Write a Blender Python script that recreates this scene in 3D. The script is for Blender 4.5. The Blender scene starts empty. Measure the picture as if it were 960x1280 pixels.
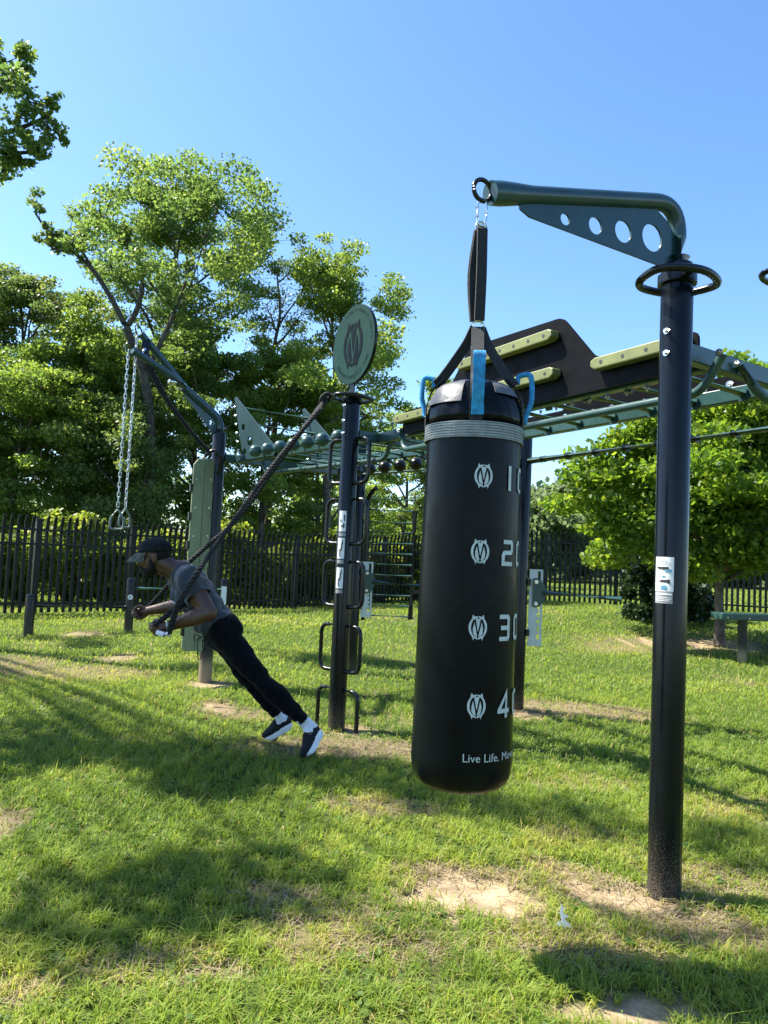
import bpy, bmesh, math, random
import numpy as np
from mathutils import Vector, Matrix
random.seed(7); rng = np.random.default_rng(11)
S = bpy.context.scene
COL = S.collection
R = math.radians

# ------------------------------------------------------------------ camera
CAM_H, PITCH, ROLL, FPX = 1.35, R(3.5), R(2.6), 924.0
fw = Vector((0, math.cos(PITCH), math.sin(PITCH)))
_r0 = Vector((1, 0, 0)); _u0 = _r0.cross(fw)
cr = _r0*math.cos(ROLL) + _u0*math.sin(ROLL)
cu = _u0*math.cos(ROLL) - _r0*math.sin(ROLL)
CAM = Vector((0, 0, CAM_H))
cam_d = bpy.data.cameras.new('camera'); cam_d.sensor_fit = 'VERTICAL'; cam_d.sensor_height = 36
cam_d.lens = 36*FPX/1280; cam_d.clip_start = .05; cam_d.clip_end = 3000
cam = bpy.data.objects.new('camera', cam_d); COL.objects.link(cam)
cam.matrix_world = Matrix(((cr.x, cu.x, -fw.x, CAM.x), (cr.y, cu.y, -fw.y, CAM.y), (cr.z, cu.z, -fw.z, CAM.z), (0, 0, 0, 1)))
S.camera = cam

def ray(x, y): return fw + cr*((x-480)/FPX) - cu*((y-640)/FPX)
def at(x, y, Y):                      # surveyed point: photo position at a distance of Y metres
    d = ray(x, y); return CAM + d*(Y/d.y)
def G(x, y, z=0.0):                   # surveyed point on the ground
    d = ray(x, y); return CAM + d*((z-CAM_H)/d.z)
def on_plane(x, y, A, B):             # along / height on the vertical plane through A and B
    d = ray(x, y); t = Vector((B.x-A.x, B.y-A.y)).normalized(); n = Vector((-t.y, t.x))
    k = (Vector((A.x-CAM.x, A.y-CAM.y)).dot(n))/(Vector((d.x, d.y)).dot(n)); P = CAM+d*k
    return Vector((P.x-A.x, P.y-A.y)).dot(t), P.z

def ss(a, b, v):
    t = np.clip((np.asarray(v, float)-a)/(b-a), 0, 1); return t*t*(3-2*t)
def gz(x, y):                         # ground height
    x = np.asarray(x, float); y = np.asarray(y, float)
    return 0.36*ss(9, 18, y)*ss(-3, 5, x) + 0.012*np.sin(x*1.7+.4)*np.sin(y*1.3)*ss(3, 8, y)
def gzf(x, y): return float(gz(x, y))

# ------------------------------------------------------------------ objects
def tag(o, label=None, cat=None, group=None, kind=None):
    if label: o['label'] = label
    if cat: o['category'] = cat
    if group: o['group'] = group
    if kind: o['kind'] = kind
    return o
def empty(name, loc, label=None, cat=None, group=None):
    o = bpy.data.objects.new(name, None); COL.objects.link(o); o.location = loc; o.empty_display_size = .1
    return tag(o, label, cat, group)
def world_of(o):
    v = Vector(o.location)
    while o.parent is not None: o = o.parent; v += Vector(o.location)
    return v
def link_mesh(name, me, mat, parent=None, origin=None, smooth=True, sharp=40):
    o = bpy.data.objects.new(name, me)
    if mat is not None and len(me.materials) == 0: me.materials.append(mat)
    COL.objects.link(o)
    org = Vector(origin) if origin is not None else Vector((0, 0, 0))
    if parent is not None:
        o.parent = parent; org = world_of(parent)
    if org.length > 0: me.transform(Matrix.Translation(-org))
    if parent is None and origin is not None: o.location = org
    me.polygons.foreach_set('use_smooth', [smooth]*len(me.polygons))
    if smooth and sharp: me.set_sharp_from_angle(angle=R(sharp))
    me.update(); return o

def basis(d, up=Vector((0, 0, 1))):
    d = d.normalized()
    if abs(d.dot(up)) > .97: up = Vector((1, 0, 0)) if abs(d.x) < .9 else Vector((0, 1, 0))
    a = d.cross(up).normalized(); b = a.cross(d).normalized(); return a, b

def smooth_path(pts, n=6, closed=False):
    P = [Vector(p) for p in pts]; out = []; m = len(P)
    for i in range(m if closed else m-1):
        if closed: p0, p1, p2, p3 = P[(i-1) % m], P[i], P[(i+1) % m], P[(i+2) % m]
        else: p0, p1, p2, p3 = P[max(i-1, 0)], P[i], P[i+1], P[min(i+2, m-1)]
        for k in range(n):
            t = k/n
            out.append(.5*((2*p1)+(-p0+p2)*t+(2*p0-5*p1+4*p2-p3)*t*t+(-p0+3*p1-3*p2+p3)*t**3))
    if not closed: out.append(P[-1].copy())
    return out
def fillet(pts, r, n=5, closed=False):     # polyline with rounded corners
    P = [Vector(p) for p in pts]; out = []; m = len(P)
    for i in range(m):
        if not closed and i in (0, m-1): out.append(P[i]); continue
        a, b, c = P[i-1], P[i], P[(i+1) % m]
        ua, uc = (a-b), (c-b); k = min(r, ua.length*.49, uc.length*.49)
        p, q = b+ua.normalized()*k, b+uc.normalized()*k
        for j in range(n+1):
            t = j/n; out.append(p*(1-t)**2+b*2*t*(1-t)+q*t*t)
    return out

class MB:
    def __init__(s): s.v = []; s.f = []
    def add(s, vs, fs):
        o = len(s.v); s.v += [tuple(v) for v in vs]; s.f += [tuple(i+o for i in f) for f in fs]; return s
    def box(s, c, size, ax=None):
        c = Vector(c); X, Y, Z = ax if ax else (Vector((1, 0, 0)), Vector((0, 1, 0)), Vector((0, 0, 1)))
        hx, hy, hz = [q/2 for q in size]
        vs = [c+X*hx*i+Y*hy*j+Z*hz*k for k in (-1, 1) for j in (-1, 1) for i in (-1, 1)]
        return s.add(vs, [(0, 2, 3, 1), (4, 5, 7, 6), (0, 1, 5, 4), (2, 6, 7, 3), (0, 4, 6, 2), (1, 3, 7, 5)])
    def bar(s, a, b, w, h, up=Vector((0, 0, 1))):     # square bar between two points
        a = Vector(a); b = Vector(b); d = b-a; x, z = basis(d, up)
        return s.box((a+b)/2, (w, d.length, h), (x, d.normalized(), z))
    def tube(s, path, r, seg=12, closed=False, caps=True, flat=None):
        P = [Vector(p) for p in path]; n = len(P); rr = r if hasattr(r, '__len__') else [r]*n
        vs = []; fs = []; a = b = None
        for i in range(n):
            if closed: d = P[(i+1) % n]-P[i-1]
            else: d = P[min(i+1, n-1)]-P[max(i-1, 0)]
            if d.length < 1e-9: d = Vector((0, 0, 1))
            d.normalize()
            if a is None: a, b = basis(d)
            else:
                a = (a-d*a.dot(d))
                if a.length < 1e-6: a, b = basis(d)
                a.normalize(); b = d.cross(a).normalized()
            for k in range(seg):
                t = 2*math.pi*k/seg
                vs.append(P[i]+(a*math.cos(t)+b*math.sin(t)*(flat or 1))*rr[i])
        for i in range(n if closed else n-1):
            j = (i+1) % n
            for k in range(seg):
                l = (k+1) % seg; fs.append((i*seg+k, i*seg+l, j*seg+l, j*seg+k))
        if caps and not closed:
            fs.append(tuple(range(seg-1, -1, -1))); fs.append(tuple((n-1)*seg+k for k in range(seg)))
        return s.add(vs, fs)
    def cyl(s, a, b, r, r2=None, seg=20):
        return s.tube([a, b], [r, r if r2 is None else r2], seg)
    def ell(s, c, rad, ax=None, nu=20, nv=12):
        c = Vector(c); X, Y, Z = ax if ax else (Vector((1, 0, 0)), Vector((0, 1, 0)), Vector((0, 0, 1)))
        if not hasattr(rad, '__len__'): rad = (rad,)*3
        vs = [c-Z*rad[2]]; fs = []
        for j in range(1, nv):
            p = -math.pi/2+math.pi*j/nv
            for i in range(nu):
                t = 2*math.pi*i/nu
                vs.append(c+X*rad[0]*math.cos(t)*math.cos(p)+Y*rad[1]*math.sin(t)*math.cos(p)+Z*rad[2]*math.sin(p))
        vs.append(c+Z*rad[2]); L = len(vs)-1
        for i in range(nu):
            k = (i+1) % nu; fs.append((0, 1+k, 1+i)); fs.append((L, L-nu+i, L-nu+k))
        for j in range(nv-2):
            for i in range(nu):
                k = (i+1) % nu; a = 1+j*nu; fs.append((a+i, a+k, a+nu+k, a+nu+i))
        return s.add(vs, fs)
    def cap(s, a, b, r1, r2, seg=16):      # round cone: a limb piece with spherical ends
        a = Vector(a); b = Vector(b); d = (b-a); L = d.length; d.normalize(); x, y = basis(d)
        path = []; rr = []
        for k in range(7):
            t = math.pi/2*(k/6); path.append(a-d*r1*math.cos(t)); rr.append(max(r1*math.sin(t), 1e-4))
        for k in range(7):
            t = math.pi/2*(k/6); path.append(b+d*r2*math.sin(t)); rr.append(max(r2*math.cos(t), 1e-4))
        return s.tube(path, rr, seg)
    def lathe(s, axis0, prof, seg=40, ax=None, wob=None):   # prof: (radius, height)
        c = Vector(axis0); X, Y, Z = ax if ax else (Vector((1, 0, 0)), Vector((0, 1, 0)), Vector((0, 0, 1)))
        vs = []; fs = []; n = len(prof)
        for i, (r, h) in enumerate(prof):
            for k in range(seg):
                t = 2*math.pi*k/seg; q = r*(wob(t, h) if wob else 1)
                vs.append(c+X*q*math.cos(t)+Y*q*math.sin(t)+Z*h)
        for i in range(n-1):
            for k in range(seg):
                l = (k+1) % seg; fs.append((i*seg+k, i*seg+l, (i+1)*seg+l, (i+1)*seg+k))
        fs.append(tuple(range(seg-1, -1, -1))); fs.append(tuple((n-1)*seg+k for k in range(seg)))
        return s.add(vs, fs)
    def plate(s, poly, o, X, Z, th, holes=()):      # outline in the plane (o, X, Z), thickness th centred on it; round holes
        o = Vector(o); N = X.cross(Z).normalized()
        bm = bmesh.new()
        def loop(pts):
            vs = [bm.verts.new((p[0], p[1], 0)) for p in pts]
            return [bm.edges.new((vs[i], vs[(i+1) % len(vs)])) for i in range(len(vs))]
        ed = loop(poly); rings = [poly]
        for (hx, hz, hr) in holes:
            c = [(hx+hr*math.cos(2*math.pi*k/24), hz+hr*math.sin(2*math.pi*k/24)) for k in range(24)]
            ed += loop(c); rings.append(c)
        bmesh.ops.triangle_fill(bm, use_beauty=True, use_dissolve=False, edges=ed)
        bm.verts.index_update()
        pts = [v.co.copy() for v in bm.verts]; tris = []
        for f in bm.faces:
            m = f.calc_center_median()
            if any((m.x-h[0])**2+(m.y-h[1])**2 < (h[2]*.9)**2 for h in holes): continue
            q = [v.index for v in f.verts]
            if f.normal.z < 0: q.reverse()
            tris.append(q)
        bm.free(); n = len(pts)
        vs = [o+X*p.x+Z*p.y-N*th/2 for p in pts]+[o+X*p.x+Z*p.y+N*th/2 for p in pts]
        fs = [tuple(reversed(t)) for t in tris]+[tuple(i+n for i in t) for t in tris]
        k = 0
        for ri, rg in enumerate(rings):
            m = len(rg); ar = sum(rg[i][0]*rg[(i+1) % m][1]-rg[(i+1) % m][0]*rg[i][1] for i in range(m))
            flip = (ar < 0) != (ri > 0)
            for i in range(m):
                a, b = k+i, k+(i+1) % m
                fs.append((a, a+n, b+n, b) if flip else (a, b, b+n, a+n))
            k += m
        return s.add(vs, fs)
    def mesh(s, name='mesh'):
        me = bpy.data.meshes.new(name); me.from_pydata(s.v, [], s.f); me.update(); return me
    def build(s, name, mat, parent=None, origin=None, smooth=True, bevel=0, sharp=40):
        o = link_mesh(name, s.mesh(name), mat, parent, origin, smooth, sharp)
        if bevel:
            m = o.modifiers.new('bevel', 'BEVEL'); m.width = bevel; m.segments = 2; m.limit_method = 'ANGLE'; m.angle_limit = R(50)
        return o

def remeshed(mb, voxel, smooth_it=4, disp=None):      # one continuous surface out of overlapping closed shells
    me = mb.mesh('tmp'); o = bpy.data.objects.new('tmp', me); COL.objects.link(o)
    m = o.modifiers.new('r', 'REMESH'); m.mode = 'VOXEL'; m.voxel_size = voxel
    if smooth_it:
        k = o.modifiers.new('s', 'SMOOTH'); k.iterations = smooth_it; k.factor = .5
    dg = bpy.context.evaluated_depsgraph_get(); dg.update()
    out = bpy.data.meshes.new_from_object(o.evaluated_get(dg))
    bpy.data.objects.remove(o); return out

def np_mesh(name, V, F, tint=None, colname='tint'):
    me = bpy.data.meshes.new(name); V = np.ascontiguousarray(V, np.float32); nf, k = F.shape
    me.vertices.add(len(V)); me.vertices.foreach_set('co', V.ravel())
    me.loops.add(nf*k); me.loops.foreach_set('vertex_index', np.ascontiguousarray(F, np.int32).ravel())
    me.polygons.add(nf); me.polygons.foreach_set('loop_start', np.arange(0, nf*k, k, dtype=np.int32))
    me.polygons.foreach_set('loop_total', np.full(nf, k, np.int32))
    me.update(calc_edges=True)
    if tint is not None:
        a = me.attributes.new(colname, 'FLOAT', 'POINT'); a.data.foreach_set('value', np.ascontiguousarray(tint, np.float32))
    return me

# ------------------------------------------------------------------ noise
def _hash(ix, iy, s):
    h = (ix.astype(np.int64)*374761393+iy.astype(np.int64)*668265263+s*974634) & 0x7fffffff
    h = (h ^ (h >> 13))*1274126177 & 0x7fffffff
    return ((h ^ (h >> 16)) & 0xffff)/65535.
def vnoise(x, y, sc, s=0):
    x = np.asarray(x)*sc+1000; y = np.asarray(y)*sc+1000; ix = np.floor(x); iy = np.floor(y); fx = x-ix; fy = y-iy
    fx = fx*fx*(3-2*fx); fy = fy*fy*(3-2*fy)
    a = _hash(ix, iy, s); b = _hash(ix+1, iy, s); c = _hash(ix, iy+1, s); d = _hash(ix+1, iy+1, s)
    return (a*(1-fx)+b*fx)*(1-fy)+(c*(1-fx)+d*fx)*fy
def fbm(x, y, sc, s=0):
    return .5*vnoise(x, y, sc, s)+.28*vnoise(x, y, sc*2.1, s+1)+.22*vnoise(x, y, sc*4.3, s+2)

# ------------------------------------------------------------------ materials
def new_mat(name):
    m = bpy.data.materials.new(name); m.use_nodes = True; nt = m.node_tree
    return m, nt, nt.nodes['Principled BSDF'], nt.nodes['Material Output']
def N(nt, typ, **kw):
    n = nt.nodes.new(typ)
    for k, v in kw.items():
        if k.startswith('i_'): n.inputs[k[2:].replace('_', ' ')].default_value = v
        else: setattr(n, k, v)
    return n
def L(nt, a, b): nt.links.new(a, b)
def ramp(nt, fac, stops):
    n = nt.nodes.new('ShaderNodeValToRGB'); e = n.color_ramp.elements
    while len(e) < len(stops): e.new(.5)
    for k, (p, c) in enumerate(stops):
        e[k].position = p; e[k].color = (*c, 1) if len(c) == 3 else c
    if fac is not None: L(nt, fac, n.inputs[0])
    return n
def mat(name, c, rough=.5, metal=0., var=.15, sc=8., bump=0., bsc=60., spec=.5, rvar=.1, dust=None, coat=0., sheen=0.):
    m, nt, b, out = new_mat(name)
    tc = N(nt, 'ShaderNodeTexCoord')
    no = N(nt, 'ShaderNodeTexNoise'); no.inputs['Scale'].default_value = sc; no.inputs['Detail'].default_value = 6
    L(nt, tc.outputs['Object'], no.inputs['Vector'])
    lo = tuple(max(0, q*(1-var)) for q in c); hi = tuple(min(1, q*(1+var)) for q in c)
    rp = ramp(nt, no.outputs['Fac'], [(.3, lo), (.7, hi)])
    col = rp.outputs['Color']
    if dust:       # dry soil and clippings stuck near the ground
        ge = N(nt, 'ShaderNodeNewGeometry'); sx = N(nt, 'ShaderNodeSeparateXYZ'); L(nt, ge.outputs['Position'], sx.inputs[0])
        mr = N(nt, 'ShaderNodeMapRange', interpolation_type='SMOOTHSTEP'); mr.inputs[1].default_value = 0; mr.inputs[2].default_value = dust[0]
        mr.inputs[3].default_value = dust[1]; mr.inputs[4].default_value = 0; L(nt, sx.outputs['Z'], mr.inputs[0])
        n2 = N(nt, 'ShaderNodeTexNoise'); n2.inputs['Scale'].default_value = 260; n2.inputs['Detail'].default_value = 4
        L(nt, tc.outputs['Object'], n2.inputs['Vector'])
        ad = N(nt, 'ShaderNodeMath', operation='ADD'); L(nt, n2.outputs['Fac'], ad.inputs[0]); L(nt, mr.outputs[0], ad.inputs[1])
        th = N(nt, 'ShaderNodeMapRange'); th.inputs[1].default_value = .78; th.inputs[2].default_value = 1.05; L(nt, ad.outputs[0], th.inputs[0])
        mx = N(nt, 'ShaderNodeMixRGB'); mx.inputs[2].default_value = (*dust[2], 1); L(nt, th.outputs[0], mx.inputs[0]); L(nt, col, mx.inputs[1])
        col = mx.outputs[0]
    L(nt, col, b.inputs['Base Color'])
    b.inputs['Metallic'].default_value = metal; b.inputs['Specular IOR Level'].default_value = spec
    b.inputs['Coat Weight'].default_value = coat; b.inputs['Sheen Weight'].default_value = sheen
    n3 = N(nt, 'ShaderNodeTexNoise'); n3.inputs['Scale'].default_value = sc*3; L(nt, tc.outputs['Object'], n3.inputs['Vector'])
    mr = N(nt, 'ShaderNodeMapRange'); mr.inputs[3].default_value = max(.02, rough-rvar); mr.inputs[4].default_value = min(1, rough+rvar)
    L(nt, n3.outputs['Fac'], mr.inputs[0]); L(nt, mr.outputs[0], b.inputs['Roughness'])
    if bump:
        n4 = N(nt, 'ShaderNodeTexNoise'); n4.inputs['Scale'].default_value = bsc; n4.inputs['Detail'].default_value = 4
        L(nt, tc.outputs['Object'], n4.inputs['Vector'])
        bp = N(nt, 'ShaderNodeBump'); bp.inputs['Strength'].default_value = bump; bp.inputs['Distance'].default_value = .01
        L(nt, n4.outputs['Fac'], bp.inputs['Height']); L(nt, bp.outputs[0], b.inputs['Normal'])
    return m
def leaf_mat(name, stops, trans=.45, rough=.45, spec=.4, tcol=1.35):
    m, nt, b, out = new_mat(name)
    a = N(nt, 'ShaderNodeAttribute', attribute_name='tint')
    rp = ramp(nt, a.outputs['Fac'], stops)
    L(nt, rp.outputs[0], b.inputs['Base Color']); b.inputs['Roughness'].default_value = rough; b.inputs['Specular IOR Level'].default_value = spec
    tr = N(nt, 'ShaderNodeBsdfTranslucent')
    hs = N(nt, 'ShaderNodeHueSaturation'); hs.inputs['Value'].default_value = tcol; hs.inputs['Hue'].default_value = .488; hs.inputs['Saturation'].default_value = 1.05
    L(nt, rp.outputs[0], hs.inputs['Color']); L(nt, hs.outputs[0], tr.inputs['Color'])
    mx = N(nt, 'ShaderNodeMixShader'); mx.inputs[0].default_value = trans
    L(nt, b.outputs[0], mx.inputs[1]); L(nt, tr.outputs[0], mx.inputs[2]); L(nt, mx.outputs[0], out.inputs['Surface'])
    return m
M = {}
M['post'] = mat('black_powder_coat', (.0035, .005, .0075), .18, 0, .3, 14, .02, 240, .28, .05, dust=(.55, .36, (.16, .135, .10)))
M['sandpost'] = mat('soiled_black_coat', (.010, .013, .016), .3, 0, .3, 14, .03, 240, .35, .1, dust=(.46, .8, (.23, .18, .12)))
M['black'] = mat('black_coated_steel', (.0035, .005, .0065), .27, 0, .3, 20, .03, 240, .4, .08)
M['green'] = mat('dark_green_coat', (.022, .062, .056), .32, 0, .15, 12, .04, 240, .5, .08, coat=.15)
M['armgreen'] = mat('blue_green_coat', (.013, .046, .052), .3, 0, .15, 12, .04, 240, .5, .08, coat=.2)
M['plate'] = mat('scuffed_black_plate', (.0012, .0016, .0024), .5, 0, .6, 5, .05, 120, .08, .12)
M['olive'] = mat('olive_plastic', (.145, .16, .05), .55, 0, .2, 10, .1, 90)
M['board'] = mat('pale_olive_board', (.20, .235, .14), .5, 0, .25, 4, .05, 60, .35)
M['bolt'] = mat('zinc_bolt', (.7, .7, .68), .3, 1, .1, 30)
M['chrome'] = mat('bright_steel', (.72, .73, .74), .2, 1, .1, 30)
M['chain'] = mat('galvanised_chain', (.66, .67, .66), .38, .9, .2, 40)
M['vinyl'] = mat('black_vinyl', (.0022, .0036, .0055), .30, 0, .3, 5, .16, 7, .15, .12)
M['vinylflap'] = mat('sky_lifted_grey_vinyl', (.10, .10, .105), .42, 0, .2, 9, .2, 40)  # grey flap vinyl, its colour raised to carry the sky's reflection
M['web'] = mat('black_webbing', (.014, .015, .018), .75, 0, .35, 40, .4, 420, .3, .1, sheen=.2)
M['greyweb'] = mat('grey_webbing', (.30, .32, .32), .8, 0, .2, 30, .4, 300, .2)
M['blue'] = mat('bright_blue_webbing', (.03, .26, .52), .6, 0, .35, 40, .4, 260, .3)
M['print'] = mat('pale_grey_print', (.50, .54, .53), .5, 0, .15, 60)
M['white'] = mat('white_label', (.75, .76, .76), .45, 0, .06, 30)
M['ink'] = mat('dark_ink', (.03, .03, .035), .5, 0, .2, 60)
M['inkgrey'] = mat('grey_ink', (.3, .3, .31), .5)
M['inkblue'] = mat('blue_ink', (.10, .30, .42), .5)
M['sign'] = mat('green_sign_face', (.015, .045, .037), .6, 0, .08, 6, spec=.06)
M['endplate'] = mat('dull_green_coat', (.014, .042, .046), .5, 0, .15, 12, spec=.18)
M['signink'] = mat('dark_sign_ink', (.004, .009, .014), .6, 0, .2, 20, spec=.05)
M['ringgrip'] = mat('grey_green_grip', (.13, .17, .15), .5, 0, .15, 20)
M['rope'] = mat('black_rope', (.012, .012, .013), .75, 0, .5, 60, .6, 500, .3, .1, sheen=.08)
M['bracket'] = mat('pale_grey_bracket', (.52, .56, .54), .45, 0, .12, 12)
M['fence'] = mat('black_fence_coat', (.007, .009, .010), .4, 0, .3, 4, 0, 60, .3)
M['skin'] = mat('dark_brown_skin', (.085, .038, .021), .42, 0, .22, 14, .12, 180, .5)
M['hair'] = mat('black_hair', (.006, .005, .005), .7, 0, .4, 80, .6, 400, .3)
M['shirt'] = mat('heather_grey_knit', (.045, .05, .062), .85, 0, .22, 90, .35, 26, .2, .05, sheen=.25)
M['shirtdark'] = mat('charcoal_knit', (.022, .025, .03), .85, 0, .25, 90, .35, 26, .2, .05, sheen=.2)
M['trouser'] = mat('black_jersey', (.0028, .0032, .0048), .9, 0, .3, 40, .35, 18, .1, .05, sheen=.04)
M['sock'] = mat('white_sock', (.68, .72, .80), .9, 0, .08, 60, .4, 260, .2)
M['shoe'] = mat('charcoal_mesh_shoe', (.007, .0085, .012), .75, 0, .4, 120, .5, 420, .3)
M['sole'] = mat('white_foam_sole', (.72, .74, .76), .6, 0, .08, 30)
M['cap'] = mat('dark_camouflage_cap', (.010, .012, .014), .85, 0, .55, 26, .2, 200, .2)
M['brim'] = mat('mottled_brim', (.085, .09, .075), .85, 0, .5, 30, .2, 200, .2)
M['bark'] = mat('grey_brown_bark', (.115, .098, .08), .9, 0, .45, 7, .8, 22, .2)
M['barkdark'] = mat('dark_bark', (.07, .06, .05), .9, 0, .45, 7, .8, 22, .2)
M['paleleaf'] = mat('dry_pale_leaf', (.66, .64, .52), .7, 0, .12, 60)
M['leaf_bright'] = leaf_mat('yellow_green_leaves', [(0, (0.071, 0.138, 0.024)), (.5, (0.151, 0.240, 0.040)), (1, (0.287, 0.349, 0.062))], .6)
M['leaf_mid'] = leaf_mat('mid_green_leaves', [(0, (0.063, 0.132, 0.032)), (.5, (0.132, 0.218, 0.048)), (1, (0.266, 0.337, 0.070))], .6)
M['leaf_dark'] = leaf_mat('dark_oak_leaves', [(0, (0.055, 0.111, 0.034)), (.5, (0.124, 0.199, 0.052)), (1, (0.301, 0.328, 0.073))], .52)
M['leaf_grey'] = leaf_mat('grey_green_leaves', [(0, (0.065, 0.098, 0.056)), (.5, (0.117, 0.156, 0.091)), (1, (0.208, 0.247, 0.140))], .4)
M['leaf_shrub'] = leaf_mat('sun_tinted_shrub_leaves', [(0, (.08, .13, .02)), (.5, (.17, .23, .035)), (1, (.30, .32, .05))], .62)  # leaf colour brightened to stand in for sun on the shrubs
M['leaf_far'] = leaf_mat('haze_paled_leaves', [(0, (.09, .14, .06)), (.5, (.15, .21, .085)), (1, (.24, .29, .12))], .6)  # distance haze is put into the leaf colour as a paler green
M['leaf_maple'] = leaf_mat('maple_leaves', [(0, (0.061, 0.129, 0.015)), (.55, (0.133, 0.232, 0.025)), (1, (0.265, 0.329, 0.037))], .6)
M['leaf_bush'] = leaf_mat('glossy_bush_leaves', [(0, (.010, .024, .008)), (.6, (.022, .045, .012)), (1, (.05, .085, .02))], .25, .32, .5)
M['grass'] = leaf_mat('lawn_blades', [(0, (0.095, 0.167, 0.028)), (.45, (0.198, 0.290, 0.042)), (.75, (0.325, 0.387, 0.059)), (.9, (0.412, 0.372, 0.105)), (1, (0.538, 0.417, 0.210))], .5, .5, .3)
# ------------------------------------------------------------------ sky and sun
SUN_EL = R(53); SUN_AZ = R(-75); SUN_DIR = Vector((math.sin(SUN_AZ)*math.cos(SUN_EL), math.cos(SUN_AZ)*math.cos(SUN_EL), math.sin(SUN_EL))).normalized()
w = bpy.data.worlds.new('World'); S.world = w; w.use_nodes = True; nt = w.node_tree
sky = nt.nodes.new('ShaderNodeTexSky'); sky.sky_type = 'NISHITA'; sky.sun_disc = False
sky.sun_elevation = SUN_EL; sky.sun_rotation = math.atan2(SUN_DIR.x, SUN_DIR.y)
sky.air_density = 1.0; sky.dust_density = .6; sky.ozone_density = 4.0; sky.altitude = 50
bg = nt.nodes['Background']; bg.inputs['Strength'].default_value = .100; 
hs = nt.nodes.new('ShaderNodeHueSaturation'); hs.inputs['Saturation'].default_value = 1.12; nt.links.new(sky.outputs[0], hs.inputs['Color']); nt.links.new(hs.outputs[0], bg.inputs[0])
sd = bpy.data.lights.new('sun', 'SUN'); sd.energy = 4.9; sd.angle = R(.53); sd.color = (1, .95, .85)
so = bpy.data.objects.new('sun', sd); COL.objects.link(so); so.rotation_euler = SUN_DIR.to_track_quat('Z', 'Y').to_euler(); so.location = SUN_DIR*40
S.view_settings.view_transform = 'Standard'; S.view_settings.look = 'None'; S.view_settings.exposure = 1.62; S.view_settings.gamma = 1
S.cycles.max_bounces = 8; S.cycles.transparent_max_bounces = 8; S.cycles.diffuse_bounces = 4

# ------------------------------------------------------------------ bare and worn spots in the lawn: (photo x, y, half width, half depth in m, sand, dead, angle)
SPOTS = [(592, 1118, .31, .20, 1, .7, -.1), (805, 1268, .20, .08, .8, .5, .1), (712, 1266, .08, .06, .75, .5, 0), (600, 1095, .2, .06, 0, 1, 0),
         (715, 1092, .19, .07, .15, 1, -.55), (775, 1122, .24, .12, .7, 1, -.2), (835, 1145, .24, .12, .3, 1, 0), (900, 1105, .25, .14, .05, .75, .3),
         (540, 1090, .16, .06, .1, .9, 0), (720, 1185, .3, .12, .05, .7, 0), (890, 1170, .2, .1, .2, .9, 0),
         (432, 935, .42, .26, .25, .9, 0), (490, 940, .35, .22, .35, .9, 0), (370, 935, .4, .22, .12, .8, 0), (404, 1160, .2, .22, .1, .8, 0), (440, 915, .22, .2, .5, .6, 0),
         (690, 886, .65, .3, .3, .9, 0), (650, 892, .25, .25, .5, .7, 0), (770, 893, .5, .25, .15, .9, 0), (262, 856, .24, .2, .6, .6, 0), (272, 884, .18, .26, .65, .8, .4), (300, 893, .3, .2, .2, .8, 0),
         (150, 822, .2, .3, .45, .8, 0), (108, 793, .32, .35, .6, .8, 0), (-8, 1035, .12, .2, .4, .8, 0), (10, 830, .4, .5, .1, .8, 0), (85, 840, .7, .4, .15, .8, 0),
         (800, 800, .8, .5, .1, .7, 0), (880, 789, 1.6, .55, .8, .8, 0), (470, 1010, .3, .12, .08, .7, 0), (350, 1120, .16, .09, .1, .8, 0),
         (210, 1210, .22, .1, .1, .7, 0), (120, 1225, .15, .06, .0, .6, 0), (20, 1240, .12, .06, .1, .7, 0), (930, 1010, .4, .2, .05, .6, 0), (500, 1185, .2, .1, .05, .7, 0), (560, 905, .4, .2, .1, .6, 0), (730, 980, .35, .15, .05, .6, 0)]
SPW = []
for (px, py, rx, ry, sa, de, an) in SPOTS:
    g = G(px, py, 0) if py > 800 else G(px, py, gzf(*G(px, py, 0).xy)); SPW.append((g.x, g.y, rx, ry, sa, de, an))
def worn(x, y):
    wob = (fbm(x, y, 7, 3)-.5)*1.5+(fbm(x, y, 24, 9)-.5)*1.3
    sand = np.zeros_like(x); dead = np.zeros_like(x)
    for (cx, cy, rx, ry, sa, de, an) in SPW:
        dx = x-cx; dy = y-cy; c, s = math.cos(an), math.sin(an)
        d = np.sqrt(((dx*c+dy*s)/rx)**2+((-dx*s+dy*c)/ry)**2)+wob*.75
        sand = np.maximum(sand, sa*(1-ss(.62, 1.1, d))); dead = np.maximum(dead, de*(1-ss(.8, 1.75, d)))
    dead = np.maximum(dead*.8, .4*ss(.62, .8, fbm(x, y, 1.1, 21)))
    return sand, dead

# ------------------------------------------------------------------ ground sheet
def axis(a, b, st, far, k=1.13):
    v = list(np.arange(a, b+1e-6, st)); s = st
    while v[-1] < far[1]: s *= k; v.append(v[-1]+s)
    s = st; lo = [a]
    while lo[-1] > far[0]: s *= k; lo.append(lo[-1]-s)
    return np.array(lo[:0:-1]+v)
xs = axis(-4.5, 4.5, .035, (-900, 900)); ys = axis(1.2, 7.5, .035, (-300, 1500))
gx, gy = np.meshgrid(xs, ys); gzv = gz(gx, gy)
sand, dead = worn(gx.ravel(), gy.ravel())
lump = (fbm(gx, gy, 9, 31)-.5)*.014*(ss(0, 3, gy)*(1-ss(8, 12, gy)))
V = np.stack([gx.ravel(), gy.ravel(), (gzv+lump).ravel()-.012*sand], 1)
nx, ny = len(xs), len(ys); idx = np.arange(nx*ny).reshape(ny, nx)
F = np.stack([idx[:-1, :-1].ravel(), idx[:-1, 1:].ravel(), idx[1:, 1:].ravel(), idx[1:, :-1].ravel()], 1)
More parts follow.
